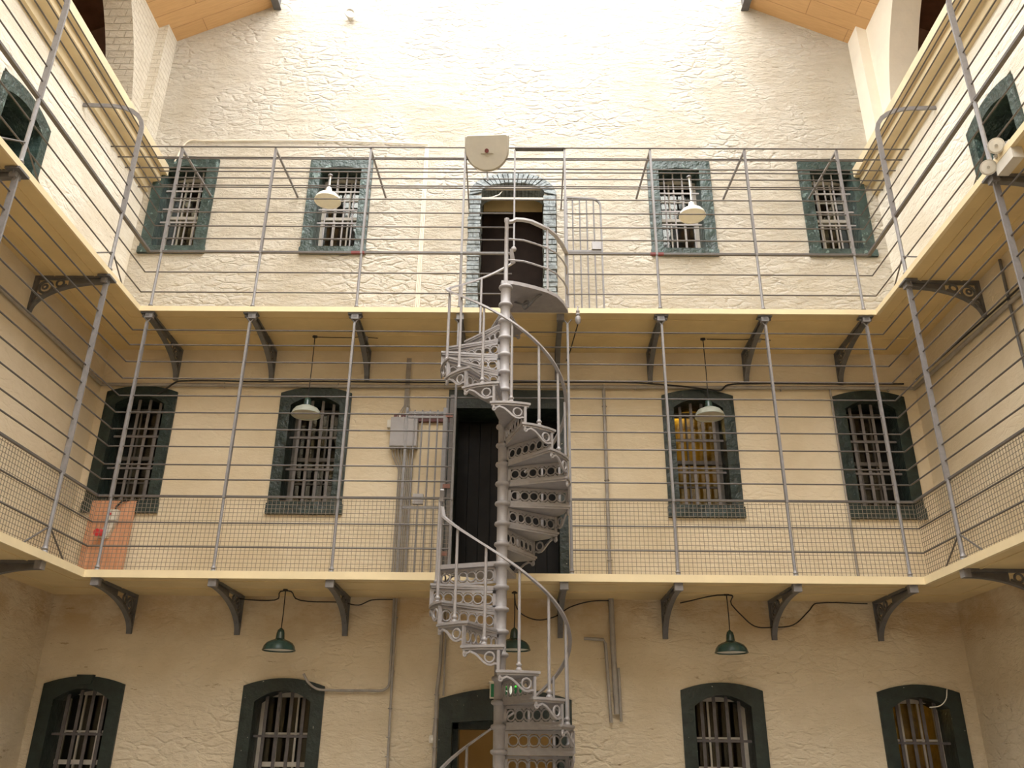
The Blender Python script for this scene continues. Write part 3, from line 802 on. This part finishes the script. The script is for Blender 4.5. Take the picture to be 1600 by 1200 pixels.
def outer_bracket(h):
    mb = MB(); R = RS-.012
    def P(a, z): return pol(R, a, z)
    rc = lambda a, z: pol(1, a, 0)
    mb.sweep([P(12.6, -.045), P(12.6, -h)], [(-.012,-.012),(.012,-.012),(.012,.012),(-.012,.012)], (0,0,1))
    arm = [P(-12.8, -.075), P(-9, -.055), P(-5, -.075), P(-1.5, -.11), P(1.5, -.145), P(4.5, -.168), P(7.5, -.172), P(10, -.160), P(12.6, -.163)]
    mb.sweep(arm, [(-.010,-.009),(.010,-.009),(.010,.009),(-.010,.009)], (0,0,1))
    s, c = ang(6.0); tan = Vector((-c, s, 0))
    mb.torus(P(6.0, -.108), tan, (0,0,1), .043, .0095, 18, 6)
    s, c = ang(-13.5); tan = Vector((-c, s, 0))
    mb.torus(P(-13.4, -.078), tan, (0,0,1), .014, .011, 12, 6)
    mb.sweep([P(-14, -.045), P(-14.2, -.075)], [(-.01,-.01),(.01,-.01),(.01,.01),(-.01,.01)], (0,1,0))
    return mb
TM = {}
def place_tread(a, z, step, h):
    r = math.radians(a)
    if 't' not in TM: TM['t'] = t = tread_mesh().build('tread', S, st, True, 30)
    else: t = TM['t'].copy(); COL.objects.link(t); t.parent = st
    t.location = (0,0,z); t.rotation_euler = (0,0,r)
    for key, fn, nm in ((('r', h), riser_mesh, 'riser_panel'), (('b', h), outer_bracket, 'scroll_bracket')):
        if key not in TM: TM[key] = q = fn(h).build(nm, S, t, True, 40)
        else: q = TM[key].copy(); COL.objects.link(q); q.parent = t
    rr = .655
    if 'bal' not in TM:
        mb = MB(); mb.lathe([(.028,0),(.030,.012),(.022,.022),(.017,.03),(.027,.045),(.027,.055),(.016,.066),(.0155,.08),(.0135,.9)], 10)
        TM['bal'] = q = mb.build('baluster', S, st, True, 50)
    else: q = TM['bal'].copy(); COL.objects.link(q); q.parent = st
    q.location = pol(rr, a+1, z); q.rotation_euler = (0,0,r)
for a, z, s_, h in treads: place_tread(a, z, s_, h)
# newel with a ring at every tread
mb = MB(); prof = [(.10,0),(.10,.03)]
rz = sorted([t[1] for t in treads] + [3.482, 6.665])
for z in rz:
    prof += [(.056, z-.045), (.062, z-.04), (.078, z-.028), (.082, z-.014), (.076, z+.002), (.060, z+.008), (.055, z+.014)]
prof += [(.04, 6.69)]
mb.lathe(prof, 20)
mb.build('newel', S, st, True, 50)
MB().lathe([(.03,0),(.03,.03),(.024,.05),(.023,.87),(.03,.88),(.03,.92),(.015,.93)], 12, (0,0,6.68)).build('newel_top', S, st, True, 50)
# middle landing: sector cut along the gallery edge
pts = [(.05*ang(253)[0], .05*ang(253)[1])]
poly = []
for i in range(25):
    t = 253 - (253-168)*i/24; p = pol(RS+.005, t, 0); poly.append((p[0], min(p[1], DY-.01-CY)))
mb = MB(); mb.prism([(-.04, -.02), *poly, (.03, .02)], lambda u, v, t: (u, v, t), 3.455, 3.50)
ld = mb.build('landing', S, st)
o = TM[('r', RISE_L)].copy(); COL.objects.link(o); o.parent = ld; o.location = (0,0,3.50-.0); o.rotation_euler = (0,0,math.radians(253-17))
o = TM[('b', RISE_L)].copy(); COL.objects.link(o); o.parent = ld; o.location = (0,0,3.50); o.rotation_euler = (0,0,math.radians(253-17))
# top landing, curved outer edge
arc = [(-.096,8.60),(.02,8.645),(.15,8.705),(.302,8.79),(.419,8.90),(.505,9.06),(.561,9.22),(.575,DY-.01)]
poly = [(x-CX, y-CY) for x, y in arc] + [(-.08-CX+.0, DY-.01-CY), (-.14-CX, DY-.01-CY), (-.06, .03), (-.05, -.03)]
mb = MB(); mb.prism(poly, lambda u, v, t: (u, v, t), 6.69, 6.735)
ld2 = mb.build('landing', S, st)
mb = MB()
mb.bar([(.10, .40, 6.69), (.20, .33, 6.62), (.27, .25, 6.60)], .02, .02); mb.torus((.235,.30,6.60), (.7,-.7,0), (0,0,1), .05, .012, 16, 6); mb.bar([(.27,.25,6.56), (.36,.22,6.66), (.42,.2,6.69)], .02, .02)
mb.build('scroll_bracket', M['bracket'], ld2)
def flat_rail(pts, nm='handrail', w=.038, h=.02): return MB().sweep(pts, [(-w/2,-h/2),(w/2,-h/2),(w/2*.8,h/2),(-w/2*.8,h/2)]).build(nm, S, st, True, 50)
# landing rails
top = [(-.195,8.65,7.60),(-.15,8.645,7.575),(-.11,8.635,7.575),(-.07,8.63,7.60),(.02,8.645,7.605),(.111,8.67,7.60),(.307,8.80,7.585),(.414,8.94,7.585),(.50,9.13,7.58),(.545,9.26,7.578),(.575,YB,7.577)]
flat_rail([(x-CX, y-CY, z) for x, y, z in top], 'landing_rail', .05, .03)
for zz in (7.277, 6.988):
    MB().tube([(-.02,0,zz+.045)] + [(x-CX, y-CY, zz+.04*(1-i/7)) for i, (x, y) in enumerate(arc[1:7])] + [(PX[4]-CX, YB-CY, zz)], .011, 6).build('landing_rail', S, st, True)
MB().tube([(.307-CX, 8.80-CY, 6.73), (.307-CX, 8.80-CY, 7.58)], .014, 8).build('baluster', S, st, True)
# handrails
def rail_z(a, k): 
    return (2.612 - (a+12.7)/27.7*RISE_L + .90) if k == 'low' else (5.165 - (a+20)/26.5*RISE_U + .91)
pts = []
for i in range(0, 130):
    a = 292 - i*(292+58)/129; pts.append(pol(RS-.03, a, rail_z(a, 'low')))
pts += [pol(RS-.03, -62, 3.97), pol(RS-.025, -64, 4.03), pol(RS-.02, -62, 4.09), pol(RS-.0, -58, 4.13)]
flat_rail(pts)
pts = []
for i in range(0, 140):
    a = 160 - i*(160+186)/139; pts.append(pol(RS-.03, a, rail_z(a, 'up')))
pts += [(.05, .60, 7.56), (.075, .66, 7.585)]
flat_rail(pts)
MB().lathe([(.012,-.03),(.03,-.02),(.036,0),(.03,.02),(.012,.03)], 12, (.078,.66,7.60)).build('rail_knob', S, st, True)

# ------------------------------------------------------------------ lamps
def make_lamp(kind, label, loc, ztop, group):
    """hung from ztop; loc is the middle of the rim"""
    t = thing('pendant_lamp', label, 'lamp', loc, 0, group)
    outm = {'up': M['white'], 'mid': M['enamel_grey'], 'low': M['enamel_green']}[kind]
    R = .182
    prof = [(R,0),(R+.004,.006),(R-.004,.018),(R*.93,.05),(R*.78,.085),(R*.55,.108),(.06,.122),(.052,.13)]
    MB().lathe(prof[::-1] + [(R-.012,.012),(R*.86,.048),(R*.7,.08),(R*.4,.1),(.02,.108)], 28).build('shade', outm, t, True, 60)
    MB().lathe([(R-.014,.014),(R*.85,.046),(R*.69,.078),(R*.4,.098),(.02,.105)], 28).build('shade_lining', M['lining'] if kind == 'mid' else M['white'], t, True, 60)
    nm = M['enamel_green'] if kind != 'up' else M['white']
    MB().lathe([(.052,.12),(.050,.13),(.044,.19),(.034,.225),(.020,.235),(.012,.245)], 16).build('neck', nm, t, True, 40)
    MB().lathe([(.001,.035),(.022,.045),(.03,.07),(.022,.1),(.016,.115)], 12).build('bulb', M['white'], t, True)
    x = .0
    MB().tube([(0,0,.24), (.004,0,(ztop-loc[2])*.6), (x,0,ztop-loc[2])], .006 if kind != 'up' else .011, 6).build('cord' if kind != 'up' else 'stem', M['black'] if kind != 'up' else M['white'], t, True)
    MB().lathe([(.035,-.02),(.03,0)], 10, (x,0,ztop-loc[2])).build('ceiling_rose', M['black'] if kind != 'up' else M['iron'], t, True)
    return t
make_lamp('mid', 'grey enamel pendant lamp in front of the middle gallery window next to the fuse box', (-2.672, 9.95, 5.585), ZU-.055, 'enamel pendant lamps')
make_lamp('mid', 'grey enamel pendant lamp in front of the amber-lit middle gallery window', (2.345, 9.95, 5.60), ZU-.055, 'enamel pendant lamps')
make_lamp('low', 'dark green pendant lamp above the ground floor window joined by the cable pipe', (-2.67, 9.93, 2.765), ZM-.07, 'enamel pendant lamps')
make_lamp('low', 'dark green pendant lamp over the ground floor window below the amber-lit one', (2.356, 9.95, 2.79), ZM-.07, 'enamel pendant lamps')
make_lamp('low', 'dark green pendant lamp half hidden behind the spiral staircase', (-.055, 9.94, 2.795), ZM-.07, 'enamel pendant lamps')
make_lamp('up', 'white pendant lamp at the upper window on the side away from the open gate', (-2.70, 9.9, 8.76), 9.21, 'white pendant lamps')
make_lamp('up', 'white pendant lamp in front of the upper window on the open gate side', (2.338, 9.9, 8.54), 9.21, 'white pendant lamps')

# floodlight: D-shaped shield hung at the cage top over the doorway
t = thing('floodlight', 'beige D-shaped floodlight shield hung over the upper doorway', 'floodlight', (-.475, 9.27, 9.10))
R = .295
def dshape(k):
    P = [(-R*k, .26*k), (-R*k+.02, .285*k), (R*k-.02, .305*k), (R*k, .285*k), (R*k, .05*k)]
    for i in range(1, 16):
        a = PI*i/16; P.append((R*k*math.cos(a), .05*k - .34*k*math.sin(a)*1.0))
    P.append((-R*k, .05*k)); return P
tilt = math.radians(32)
def tm(u, v, q): v = v*.82; return (u, -v*math.sin(tilt) + q*math.cos(tilt), v*math.cos(tilt) + q*math.sin(tilt))
mb = MB(); f = dshape(1.0); g = dshape(.93); n = len(f)
mb.add([tm(u, v, .05) for u, v in f] + [tm(u, v, 0) for u, v in g], [tuple(range(n, 2*n))] + [(i, (i+1) % n, n+(i+1) % n, n+i) for i in range(n)])
mb.prism(f, tm, .05, .10)
sh = mb.build('shield', M['beige'], t, True, 30)
mb = MB(); mb.prism([(-.075,-.01),(.085,-.01),(.085,.075),(-.075,.075)], tm, -.012, .0); mb.build('mounting_plate', M['beige'], t)
MB().tube([tm(.0,.03,-.03), tm(0,.03,.0)], .028, 12, (1,0,0)).build('lamp_socket', M['darkred'], t, True)
MB().tube([tm(.0,-.30,.06), (.02,.06,-.40)], .012, 6, (1,0,0)).build('hanging_stem', M['iron'], t, True)
MB().tube([tm(.0,.25,.10), (.0,.10,.12), (.0,.05,.125)], .014, 6, (1,0,0)).build('hanging_arm', M['iron'], t, True)
# twin spotlights on the side gallery
t = thing('twin_spotlight', 'white twin-head emergency spotlight fixed at the upper side gallery edge', 'spotlight', (DXR-.03, 6.33, ZU))
MB().box(.0, .10, -.17, .10, -.17, .02).build('battery_box', M['plastic'], t)
for nm, y, z in (('head', .12, -.06), ('head', -.06, .04)):
    mb = MB(); dirv = Vector((-.45, -.75, -.5)).normalized(); c = Vector((-.05, y, z))
    mb.tube([c - dirv*.09, c - dirv*.05, c, c + dirv*.012], .072, 18, (0,0,1), scale=[.45, .85, 1, 1])
    h = mb.build(nm, M['plastic'], t, True, 40)
    MB().tube([c + dirv*.012, c + dirv*.018], .058, 18).build('lens', M['white'], h, True, 30)
    MB().tube([c + dirv*.018, c + dirv*.026], .014, 8).build('bulb', M['beige'], h, True, 30)
MB().bar([(.05,.02,.02), (-.02,.05,.0)], .03, .03).build('arm', M['plastic'], t)
# round fitting high on the end wall
t = thing('wall_fitting', 'white round fitting with a cable on the gable wall high above the windows', 'wall fitting', (-2.80, WY, 12.69))
dirv = Vector((.35, -1, -.15)).normalized(); c = Vector((0, -.10, 0))
MB().tube([Vector((0,0,0)), c - dirv*.02], .05, 14).build('base', M['plastic'], t, True, 40)
mb = MB(); a1 = dirv.cross(Vector((0,0,1))).normalized(); mb.torus(c + dirv*.03, a1, a1.cross(dirv), .08, .016, 24, 8); mb.build('ring', M['plastic'], t, True)
MB().tube([c - dirv*.02, c + dirv*.02], .07, 20).build('dome', M['plastic'], t, True, 40)
MB().tube([(.05,-.012,.06), (.06,-.012,.3), (.05,-.012,.8)], .008, 6).build('cable', M['white'], t, True)

# ------------------------------------------------------------------ gates
def gate(label, loc, w, h, n, rail, lock, rz=0, round_top=True):
    t = thing('barred_gate', label, 'gate', loc, rz)
    I = M['iron']
    MB().bar([(0,0,0), (0,0,h)], .05, .03, (0,1,0)).build('hinge_stile', I, t)
    if round_top:
        pts = [(0,0,h-.01), (w-.12,0,h-.03)] + [(w-.12+.12*math.sin(PI/2*i/5), 0, h-.15+.12*math.cos(PI/2*i/5)) for i in range(1, 6)] + [(w,0,0)]
        MB().bar(pts, .022, .035, (0,1,0)).build('frame', I, t)
    else:
        MB().bar([(0,0,h-.06), (w,0,h-.06)], .02, .02).build('frame', I, t)
        MB().bar([(w,0,0), (w,0,h)], .03, .02, (0,1,0)).build('frame', I, t)
    for i in range(1, n+1): MB().tube([(w*i/(n+1),0,.0), (w*i/(n+1),0,h-.03)], .010, 6).build('bar', I, t, True)
    for z in rail: MB().bar([(0,0,z), (w,0,z)], .02, .028).build('cross_rail', I, t)
    MB().box(w*lock[0], w*lock[0]+.12, -.03, .03, lock[1], lock[1]+.12).build('lock_box', M['boxgrey'], t)
    return t
gate('grey barred gate standing open on the upper gallery beside the stair landing', (.60, 9.88, ZU+.005), .48, 2.08, 4, (1.20, .06), (.72, 1.22))
gate('grey barred gate on the middle gallery below the fuse box', (-.92, 9.80, ZM+.005), -.47, 2.12, 4, (2.0, .86, .06), (.72, .90), 0, False)
t = thing('gate_post', 'grey double post hinging the middle gallery gate beside the black door', 'post', (-.88, 9.82, ZM))
MB().box(-.035, .0, -.02, .02, 0, 2.25).build('inner_stile', M['wire'], t); MB().box(.015, .06, -.03, .03, 0, 2.3).build('outer_stile', M['wire'], t)
mb = MB()
for z in (.3, 1.1, 2.0): mb.box(-.035, .05, -.04, -.02, z, z+.05)
mb.build('hinge_strap', M['rust'], t)

# ------------------------------------------------------------------ electrical things, pipes, cables
t = thing('fuse_box', 'grey metal fuse box with cable fans above and below, middle gallery wall', 'fuse box', (-1.485, WY, 5.30))
MB().box(-.175, .17, -.13, 0, 0, .40).build('case', M['boxgrey'], t)
MB().box(-.17, .0, -.137, -.13, .008, .39).build('door', M['boxgrey'], t); MB().box(.006, .165, -.137, -.13, .008, .39).build('door', M['boxgrey'], t)
mb = MB()
for i in range(6):
    x = -.12 + .045*i; mb.tube([(x,-.06,.40), (x*.8,-.04,.47), (-.03+.012*i,-.03,.60), (-.03+.010*i,-.03,.80), (-.03+.010*i,-.03,1.28)], .007, 5)
mb.build('cable_fan', M['conduit'], t)
mb = MB()
for i in range(8):
    x = -.15 + .04*i; xb = -.05 + .024*i*1.0
    mb.tube([(x,-.06,0), (x*.9,-.05,-.1), (xb,-.03,-.28), (xb,-.03,-.6), (xb+.005*i*.2,-.03,-1.785)], .0095, 5)
mb.build('cable_run', M['conduit'], t)
MB().box(-.225, -.175, -.10, -.02, .27, .37).build('switch', M['plastic'], t)
mb = MB().box(-.16, .0, -.055, -.015, -.0, .0)
t = tag(MB().box(-1.64, -.915, WY-.05, WY, 5.672, 5.775).build('backing_board', M['darkred']), 'dark red board fixed to the wall behind the fuse box', 'board')
mb = MB()
for x in (-1.56, -1.1, -.98): mb.tube([(x, WY-.06, 5.74), (x, WY-.05, 5.74)], .012, 8)
mb.build('bolt', M['white'], t)

def smooth_pts(pts, k=5):
    P = [Vector(p) for p in pts]; out = []
    for i in range(len(P)-1):
        a, b, c, d = P[max(i-1,0)], P[i], P[i+1], P[min(i+2,len(P)-1)]
        L = (c-b).length; ta = (c-a); tb = (d-b)
        if ta.length: ta = ta.normalized()*L
        if tb.length: tb = tb.normalized()*L
        for j in range(k):
            t = j/k; out.append(b*(2*t**3-3*t*t+1) + ta*(t**3-2*t*t+t) + c*(-2*t**3+3*t*t) + tb*(t**3-t*t))
    out.append(P[-1]); return out
def pipe(name, label, pts, r, cat='pipe', mat='conduit', clips=(), group=None):
    if cat == 'cable' or 'turns' in label: pts = smooth_pts(pts)
    o = tag(MB().tube(pts, r, 10).build(name, M[mat], None, True, 60), label, cat, group)
    for c in clips: MB().torus(c[0], c[1], c[2], r+.006, .006, 12, 5).build('pipe_clip', M['conduit'], o)
    return o
wy = WY-.045
pipe('conduit_pipe', 'long grey conduit running level along the end wall below the upper gallery', [(XL+.05, wy, 6.165), (-2, wy, 6.16), (0, wy, 6.17), (2, wy, 6.175), (XR-.05, wy, 6.185)], .024, clips=[((x, wy, 6.165), (0,1,0), (0,0,1)) for x in (-5.1, -3.9, -2.4, -1.0, 1.5, 3.4, 4.8)])
pipe('cable', 'black cable sagging along the level conduit below the upper gallery', [(-4.75, wy-.02, 6.02), (-4.62, wy-.03, 6.12), (-4.5, wy-.03, 6.205), (-3.4, wy-.03, 6.205), (-2.68, wy-.03, 6.215), (-1, wy-.03, 6.21), (.8, wy-.03, 6.23), (1.5, wy-.03, 6.225), (2.1, wy-.03, 6.18), (2.45, wy-.04, 6.13), (2.6, wy-.04, 6.12), (2.7, wy-.03, 6.20), (3.0, wy-.03, 6.225), (4.4, wy-.03, 6.23), (5.0, wy-.03, 6.235)], .011, 'cable', 'black')
pipe('conduit_pipe', 'upright grey conduit on the middle gallery wall, stair side of the amber-lit window', [(1.083, wy, ZM), (1.085, wy, 6.2)], .022, clips=[((1.085, wy, z), (1,0,0), (0,1,0)) for z in (3.9, 4.9, 5.9)])
pipe('conduit_pipe', 'thin upright conduit beside the middle gallery corner window', [(4.045, wy+.01, ZM), (4.045, wy+.01, 6.16)], .014)
pipe('conduit_pipe', 'thick upright pipe on the ground floor wall under the middle gallery', [(1.083, wy, 3.44), (1.09, wy, 2.8), (1.107, wy, 2.165)], .032)
pipe('conduit_pipe', 'slim pipe with a level arm hanging beside the thick ground floor pipe, stair side', [(.755, wy, 2.985), (.98, wy, 2.975), (1.0, wy, 2.93), (1.037, wy, 2.075)], .018)
pipe('conduit_pipe', 'short slim pipe on the far side of the thick ground floor pipe', [(1.14, wy-.02, 2.66), (1.143, wy-.02, 2.5), (1.15, wy, 2.085)], .015)
pipe('conduit_pipe', 'upright conduit on the ground floor wall that turns level to the window arch', [(-1.485, wy, 3.42), (-1.482, wy, 3.0), (-1.478, wy, 2.52), (-1.49, wy, 2.43), (-1.55, wy, 2.392), (-1.7, wy, 2.388), (-2.2, wy, 2.388), (-2.30, wy-.02, 2.40), (-2.40, wy-.03, 2.47), (-2.46, wy-.03, 2.56)], .014)
pipe('conduit_pipe', 'long upright conduit reaching the ground beside the turned conduit', [(-1.455, wy, 3.42), (-1.45, wy, 2.5), (-1.42, wy, 0.0)], .014, clips=[((-1.45, wy, z), (1,0,0), (0,1,0)) for z in (3.2, 2.6, 2.2, 1.9, 1.7)])
pipe('conduit_pipe', 'thick dark pipe beside the ground floor doorway running down to the switch', [(-.90, wy, 3.40), (-.905, wy, 2.7), (-.93, wy, 2.4), (-.93, wy, 0)], .020, clips=[((-.93, wy, z), (1,0,0), (0,1,0)) for z in (2.35, 2.1, 1.8)])
pipe('conduit_pipe', 'thin pipe dropping onto the corner of the ground floor doorway', [(-.855, wy, 3.40), (-.855, wy, 2.34)], .011)
o = tag(MB().box(-.995, -.925, WY-.035, WY, 1.845, 1.925).build('light_switch', M['plastic']), 'small white switch box on the wall beside the ground floor doorway', 'switch')
MB().box(-.975, -.945, WY-.042, WY-.035, 1.87, 1.90).build('rocker', M['white'], o)
pipe('cable', 'thin cable from the switch box up to the doorway pipe', [(-.96, wy+.01, 1.925), (-.95, wy+.01, 2.05), (-.94, wy+.01, 2.15)], .006, 'cable', 'conduit')
# cables strung under the middle gallery
def string(label, pts): return pipe('cable', label, pts, .007, 'cable', 'black')
zc = 3.40
string('black cable strung under the middle gallery near the fuse box side lamp', [(-3.4, wy, zc), (-2.9, wy, zc-.01), (-2.67, 9.95, zc+.03), (-2.6, wy, zc-.01), (-2.1, wy, zc-.03), (-1.9, wy, zc-.06), (-1.75, wy, zc+.0), (-1.5, wy, zc+.01)])
string('black cable drooping behind the spiral stair under the middle gallery', [(-.06, 9.95, zc+.03), (.0, wy, zc-.12), (.2, wy, zc-.21), (.42, wy, zc-.17), (.6, wy, zc-.06), (.85, wy, zc+.01), (1.1, wy, zc+.02)])
string('black cable looping from the last green lamp to a bracket under the middle gallery', [(1.9, wy, zc), (2.37, 9.97, zc+.03), (2.5, wy, zc-.01), (2.6, wy, zc-.13), (2.75, wy, zc-.26), (2.95, wy, zc-.27), (3.2, wy, zc-.24), (3.4, wy, zc-.08), (3.5, wy, zc+.01), (4.1, wy, zc+.01)])
pipe('cable', 'pale thin cable looping over the arch of the ground floor window with the orange room', [(4.86, wy+.02, 2.47), (4.82, wy-.0, 2.36), (4.74, wy-.0, 2.29), (4.62, wy+.0, 2.27)], .006, 'cable', 'white')
# surface wiring under the upper gallery that feeds the middle lamps
for x, y, lab in ((-2.71, 9.99, 'thin wire under the upper gallery feeding the lamp next to the fuse box'), (2.375, 9.98, 'thin wire under the upper gallery feeding the lamp at the amber-lit window')):
    s = 1
    o = pipe('cable', lab, [(x+.02, y-.02, ZU-.065), (x+.5, y-.01, ZU-.065), (x+.62, y-.03, ZU-.065), (x+.85, y, ZU-.065)], .005, 'cable', 'black')
    MB().box(x+.62, x+.72, y-.05, y+.03, ZU-.085, ZU-.06).build('junction_box', M['boxgrey'], o)
pipe('cable', 'cream painted cable running level on the wall above the upper gallery windows', [(-5.18, wy+.02, 9.80), (-5.05, wy+.02, 10.17), (-4.8, wy+.02, 10.19), (-3.0, wy+.02, 10.20), (-1.42, wy+.02, 10.14)], .013, 'cable', 'plaster')
t = thing('cable_trunking', 'cream painted bundle of conduits down the wall beside the upper doorway', 'conduit', (-1.43, WY, ZU))
mb = MB()
for i in range(3): mb.box(-.03+.022*i, -.014+.022*i, -.022, -.002, .0, 3.35)
mb.build('conduit_run', M['plaster'], t)
mb = MB()
for i in range(3): mb.box(-.085+.022*i-.01, -.085+.022*i+.006, -.02, -.002, .0, .42)
mb.box(-.105, .045, -.03, -.002, .42, .45)
mb.build('lower_run', M['plaster'], t)
# side wall conduits
pipe('conduit_pipe', 'grey conduit along the side wall under the upper gallery, plywood board side', [(XL+.03, 1.0, 6.2), (XL+.03, 8, 6.2), (XL+.03, WY-.04, 6.165)], .026)
pipe('conduit_pipe', 'grey conduit along the side wall under the upper gallery, twin spotlight side', [(XR-.03, 1.0, 6.14), (XR-.03, 7.7, 6.13), (XR-.03, WY-.04, 6.18)], .026)
pipe('cable', 'black cable lying on the side wall conduit, twin spotlight side', [(XR-.05, 1.0, 6.2), (XR-.05, 7.7, 6.18), (XR-.05, 9.2, 6.22), (XR-.06, 10.2, 6.24)], .011, 'cable', 'black')
pipe('conduit_pipe', 'dark upright conduit on the side wall, twin spotlight side', [(XR-.03, 7.97, 6.66), (XR-.03, 7.99, 6.1), (XR-.03, 8.0, 5.1)], .016, mat='bracket')
# hanging insulator
t = thing('hanging_insulator', 'small string of insulators hanging from the upper gallery edge beside the landing', 'insulator', (.69, DY-.03, ZU-.0))
mb = MB(); mb.lathe([(.008,-.22),(.03,-.20),(.036,-.15),(.03,-.12),(.012,-.11),(.026,-.095),(.026,-.075),(.010,-.065),(.022,-.05),(.022,-.035),(.008,-.02),(.006,.03)], 10); mb.build('body', M['boxgrey'], t, True, 40)
MB().tube([(0,0,-.21), (-.02,.35,-.19), (-.05,.75,-.2), (-.085,1.08,-.2)], .008, 6).build('cable', M['black'], t, True)
# plywood board with socket
t = thing('plywood_board', 'orange-brown plywood board leaning on the middle gallery wall in the corner', 'board', (-5.04, WY-.05, ZM))
mb = MB(); mb.hexa([(-.275,-.05,0),(.275,-.05,0),(.275,-.03,0),(-.275,-.03,0),(-.275,.0,1.075),(.275,.0,1.075),(.275,.02,1.075),(-.275,.02,1.075)]); mb.build('panel', M['ply'], t)
t = thing('power_socket', 'white switched socket with a red plug fixed to the plywood board', 'socket', (-4.99, WY-.085, 4.38))
MB().box(-.055, .055, -.06, 0.04, -.07, .07).build('switch_box', M['plastic'], t)
MB().tube([(-.02,-.075,.01), (-.02,-.06,.01)], .016, 10).build('switch_knob', M['red'], t, True)
mb = MB(); mb.hexa([(-.13,-.05,-.28),(-.02,-.05,-.28),(-.02,.03,-.28),(-.13,.03,-.28),(-.05,-.05,-.08),(.05,-.05,-.08),(.05,.03,-.08),(-.05,.03,-.08)]); mb.build('socket_body', M['plastic'], t)
MB().tube([(-.11,-.13,-.235), (-.10,-.05,-.22)], .045, 14).build('red_plug', M['red'], t, True, 40)
MB().tube([(-.0,-.0,.07), (.01,-.01,.12), (.06,-.0,.19), (.13,.03,.215)], .012, 6).build('cable', M['black'], t, True)
# green emergency exit sign over the ground doorway
t = thing('exit_sign', 'green lit exit sign above the ground floor doorway, seen through the stair', 'exit sign', (-.14, WY-.04, 2.40))
MB().box(-.19, .19, -.05, .04, -.085, .085).build('case', M['plastic'], t)
MB().box(-.20, .20, -.055, .04, .085, .10).build('cap', M['white'], t)
MB().box(-.175, .175, -.054, -.05, -.07, .07).build('panel', M['exit_dark'], t)
mb = MB()
for x in (-.05, .02, .09): mb.box(x-.025, x+.025, -.058, -.054, .035, .055)
mb.build('green_mark', M['exit_green'], t)
mb = MB(); q = lambda u, v, tt: (u, tt, v)
mb.prism([(.02,-.055),(.065,-.055),(.065,-.0),(.095,-.0),(.0425,.055),(-.01,0),(.02,0)][::1], lambda u, v, tt: (u, tt, -v), -.057, -.054)
mb.box(-.12, -.05, -.057, -.054, -.055, .055)
mb.build('pictogram', M['exit_white'], t)

# ------------------------------------------------------------------ light: overcast sky through the open roof light
w = bpy.data.worlds.new('overcast_sky'); SC.world = w; w.use_nodes = True
bg = w.node_tree.nodes['Background']; bg.inputs['Color'].default_value = (1.0, .985, .955, 1); bg.inputs['Strength'].default_value = 6.6
sl = bpy.data.lights.new('veiled_sun', 'SUN'); sl.energy = 2.7; sl.angle = math.radians(80); sl.color = (1, .97, .92)
so = bpy.data.objects.new('veiled_sun', sl); COL.objects.link(so); so.rotation_euler = (math.radians(27), 0, math.radians(-4))

# ------------------------------------------------------------------ camera
cam = bpy.data.cameras.new('camera'); co = bpy.data.objects.new('camera', cam); COL.objects.link(co)
pi_, ya, ro = .4147, -.0112, .0112
f = Vector((math.sin(ya)*math.cos(pi_), math.cos(ya)*math.cos(pi_), math.sin(pi_)))
r = Vector((math.cos(ya), -math.sin(ya), 0)); u = r.cross(f)
r2 = r*math.cos(ro) + u*math.sin(ro); u2 = u*math.cos(ro) - r*math.sin(ro)
mw = Matrix((( r2.x, u2.x, -f.x, 0), (r2.y, u2.y, -f.y, 0), (r2.z, u2.z, -f.z, 1.65), (0,0,0,1)))
co.matrix_world = mw
cam.sensor_width = 36; cam.lens = 1345.3/1600*36; cam.clip_start = .05; cam.clip_end = 200
SC.camera = co
SC.view_settings.view_transform = 'Standard'; SC.view_settings.look = 'None'; SC.view_settings.gamma = 1; SC.view_settings.exposure = 0.0
SC.view_settings.use_curve_mapping = False
SC.cycles.max_bounces = 8; SC.cycles.diffuse_bounces = 6; SC.cycles.glossy_bounces = 3; SC.cycles.transparent_max_bounces = 16
SC.cycles.use_denoising = True
SC.cycles.sample_clamp_indirect = 8
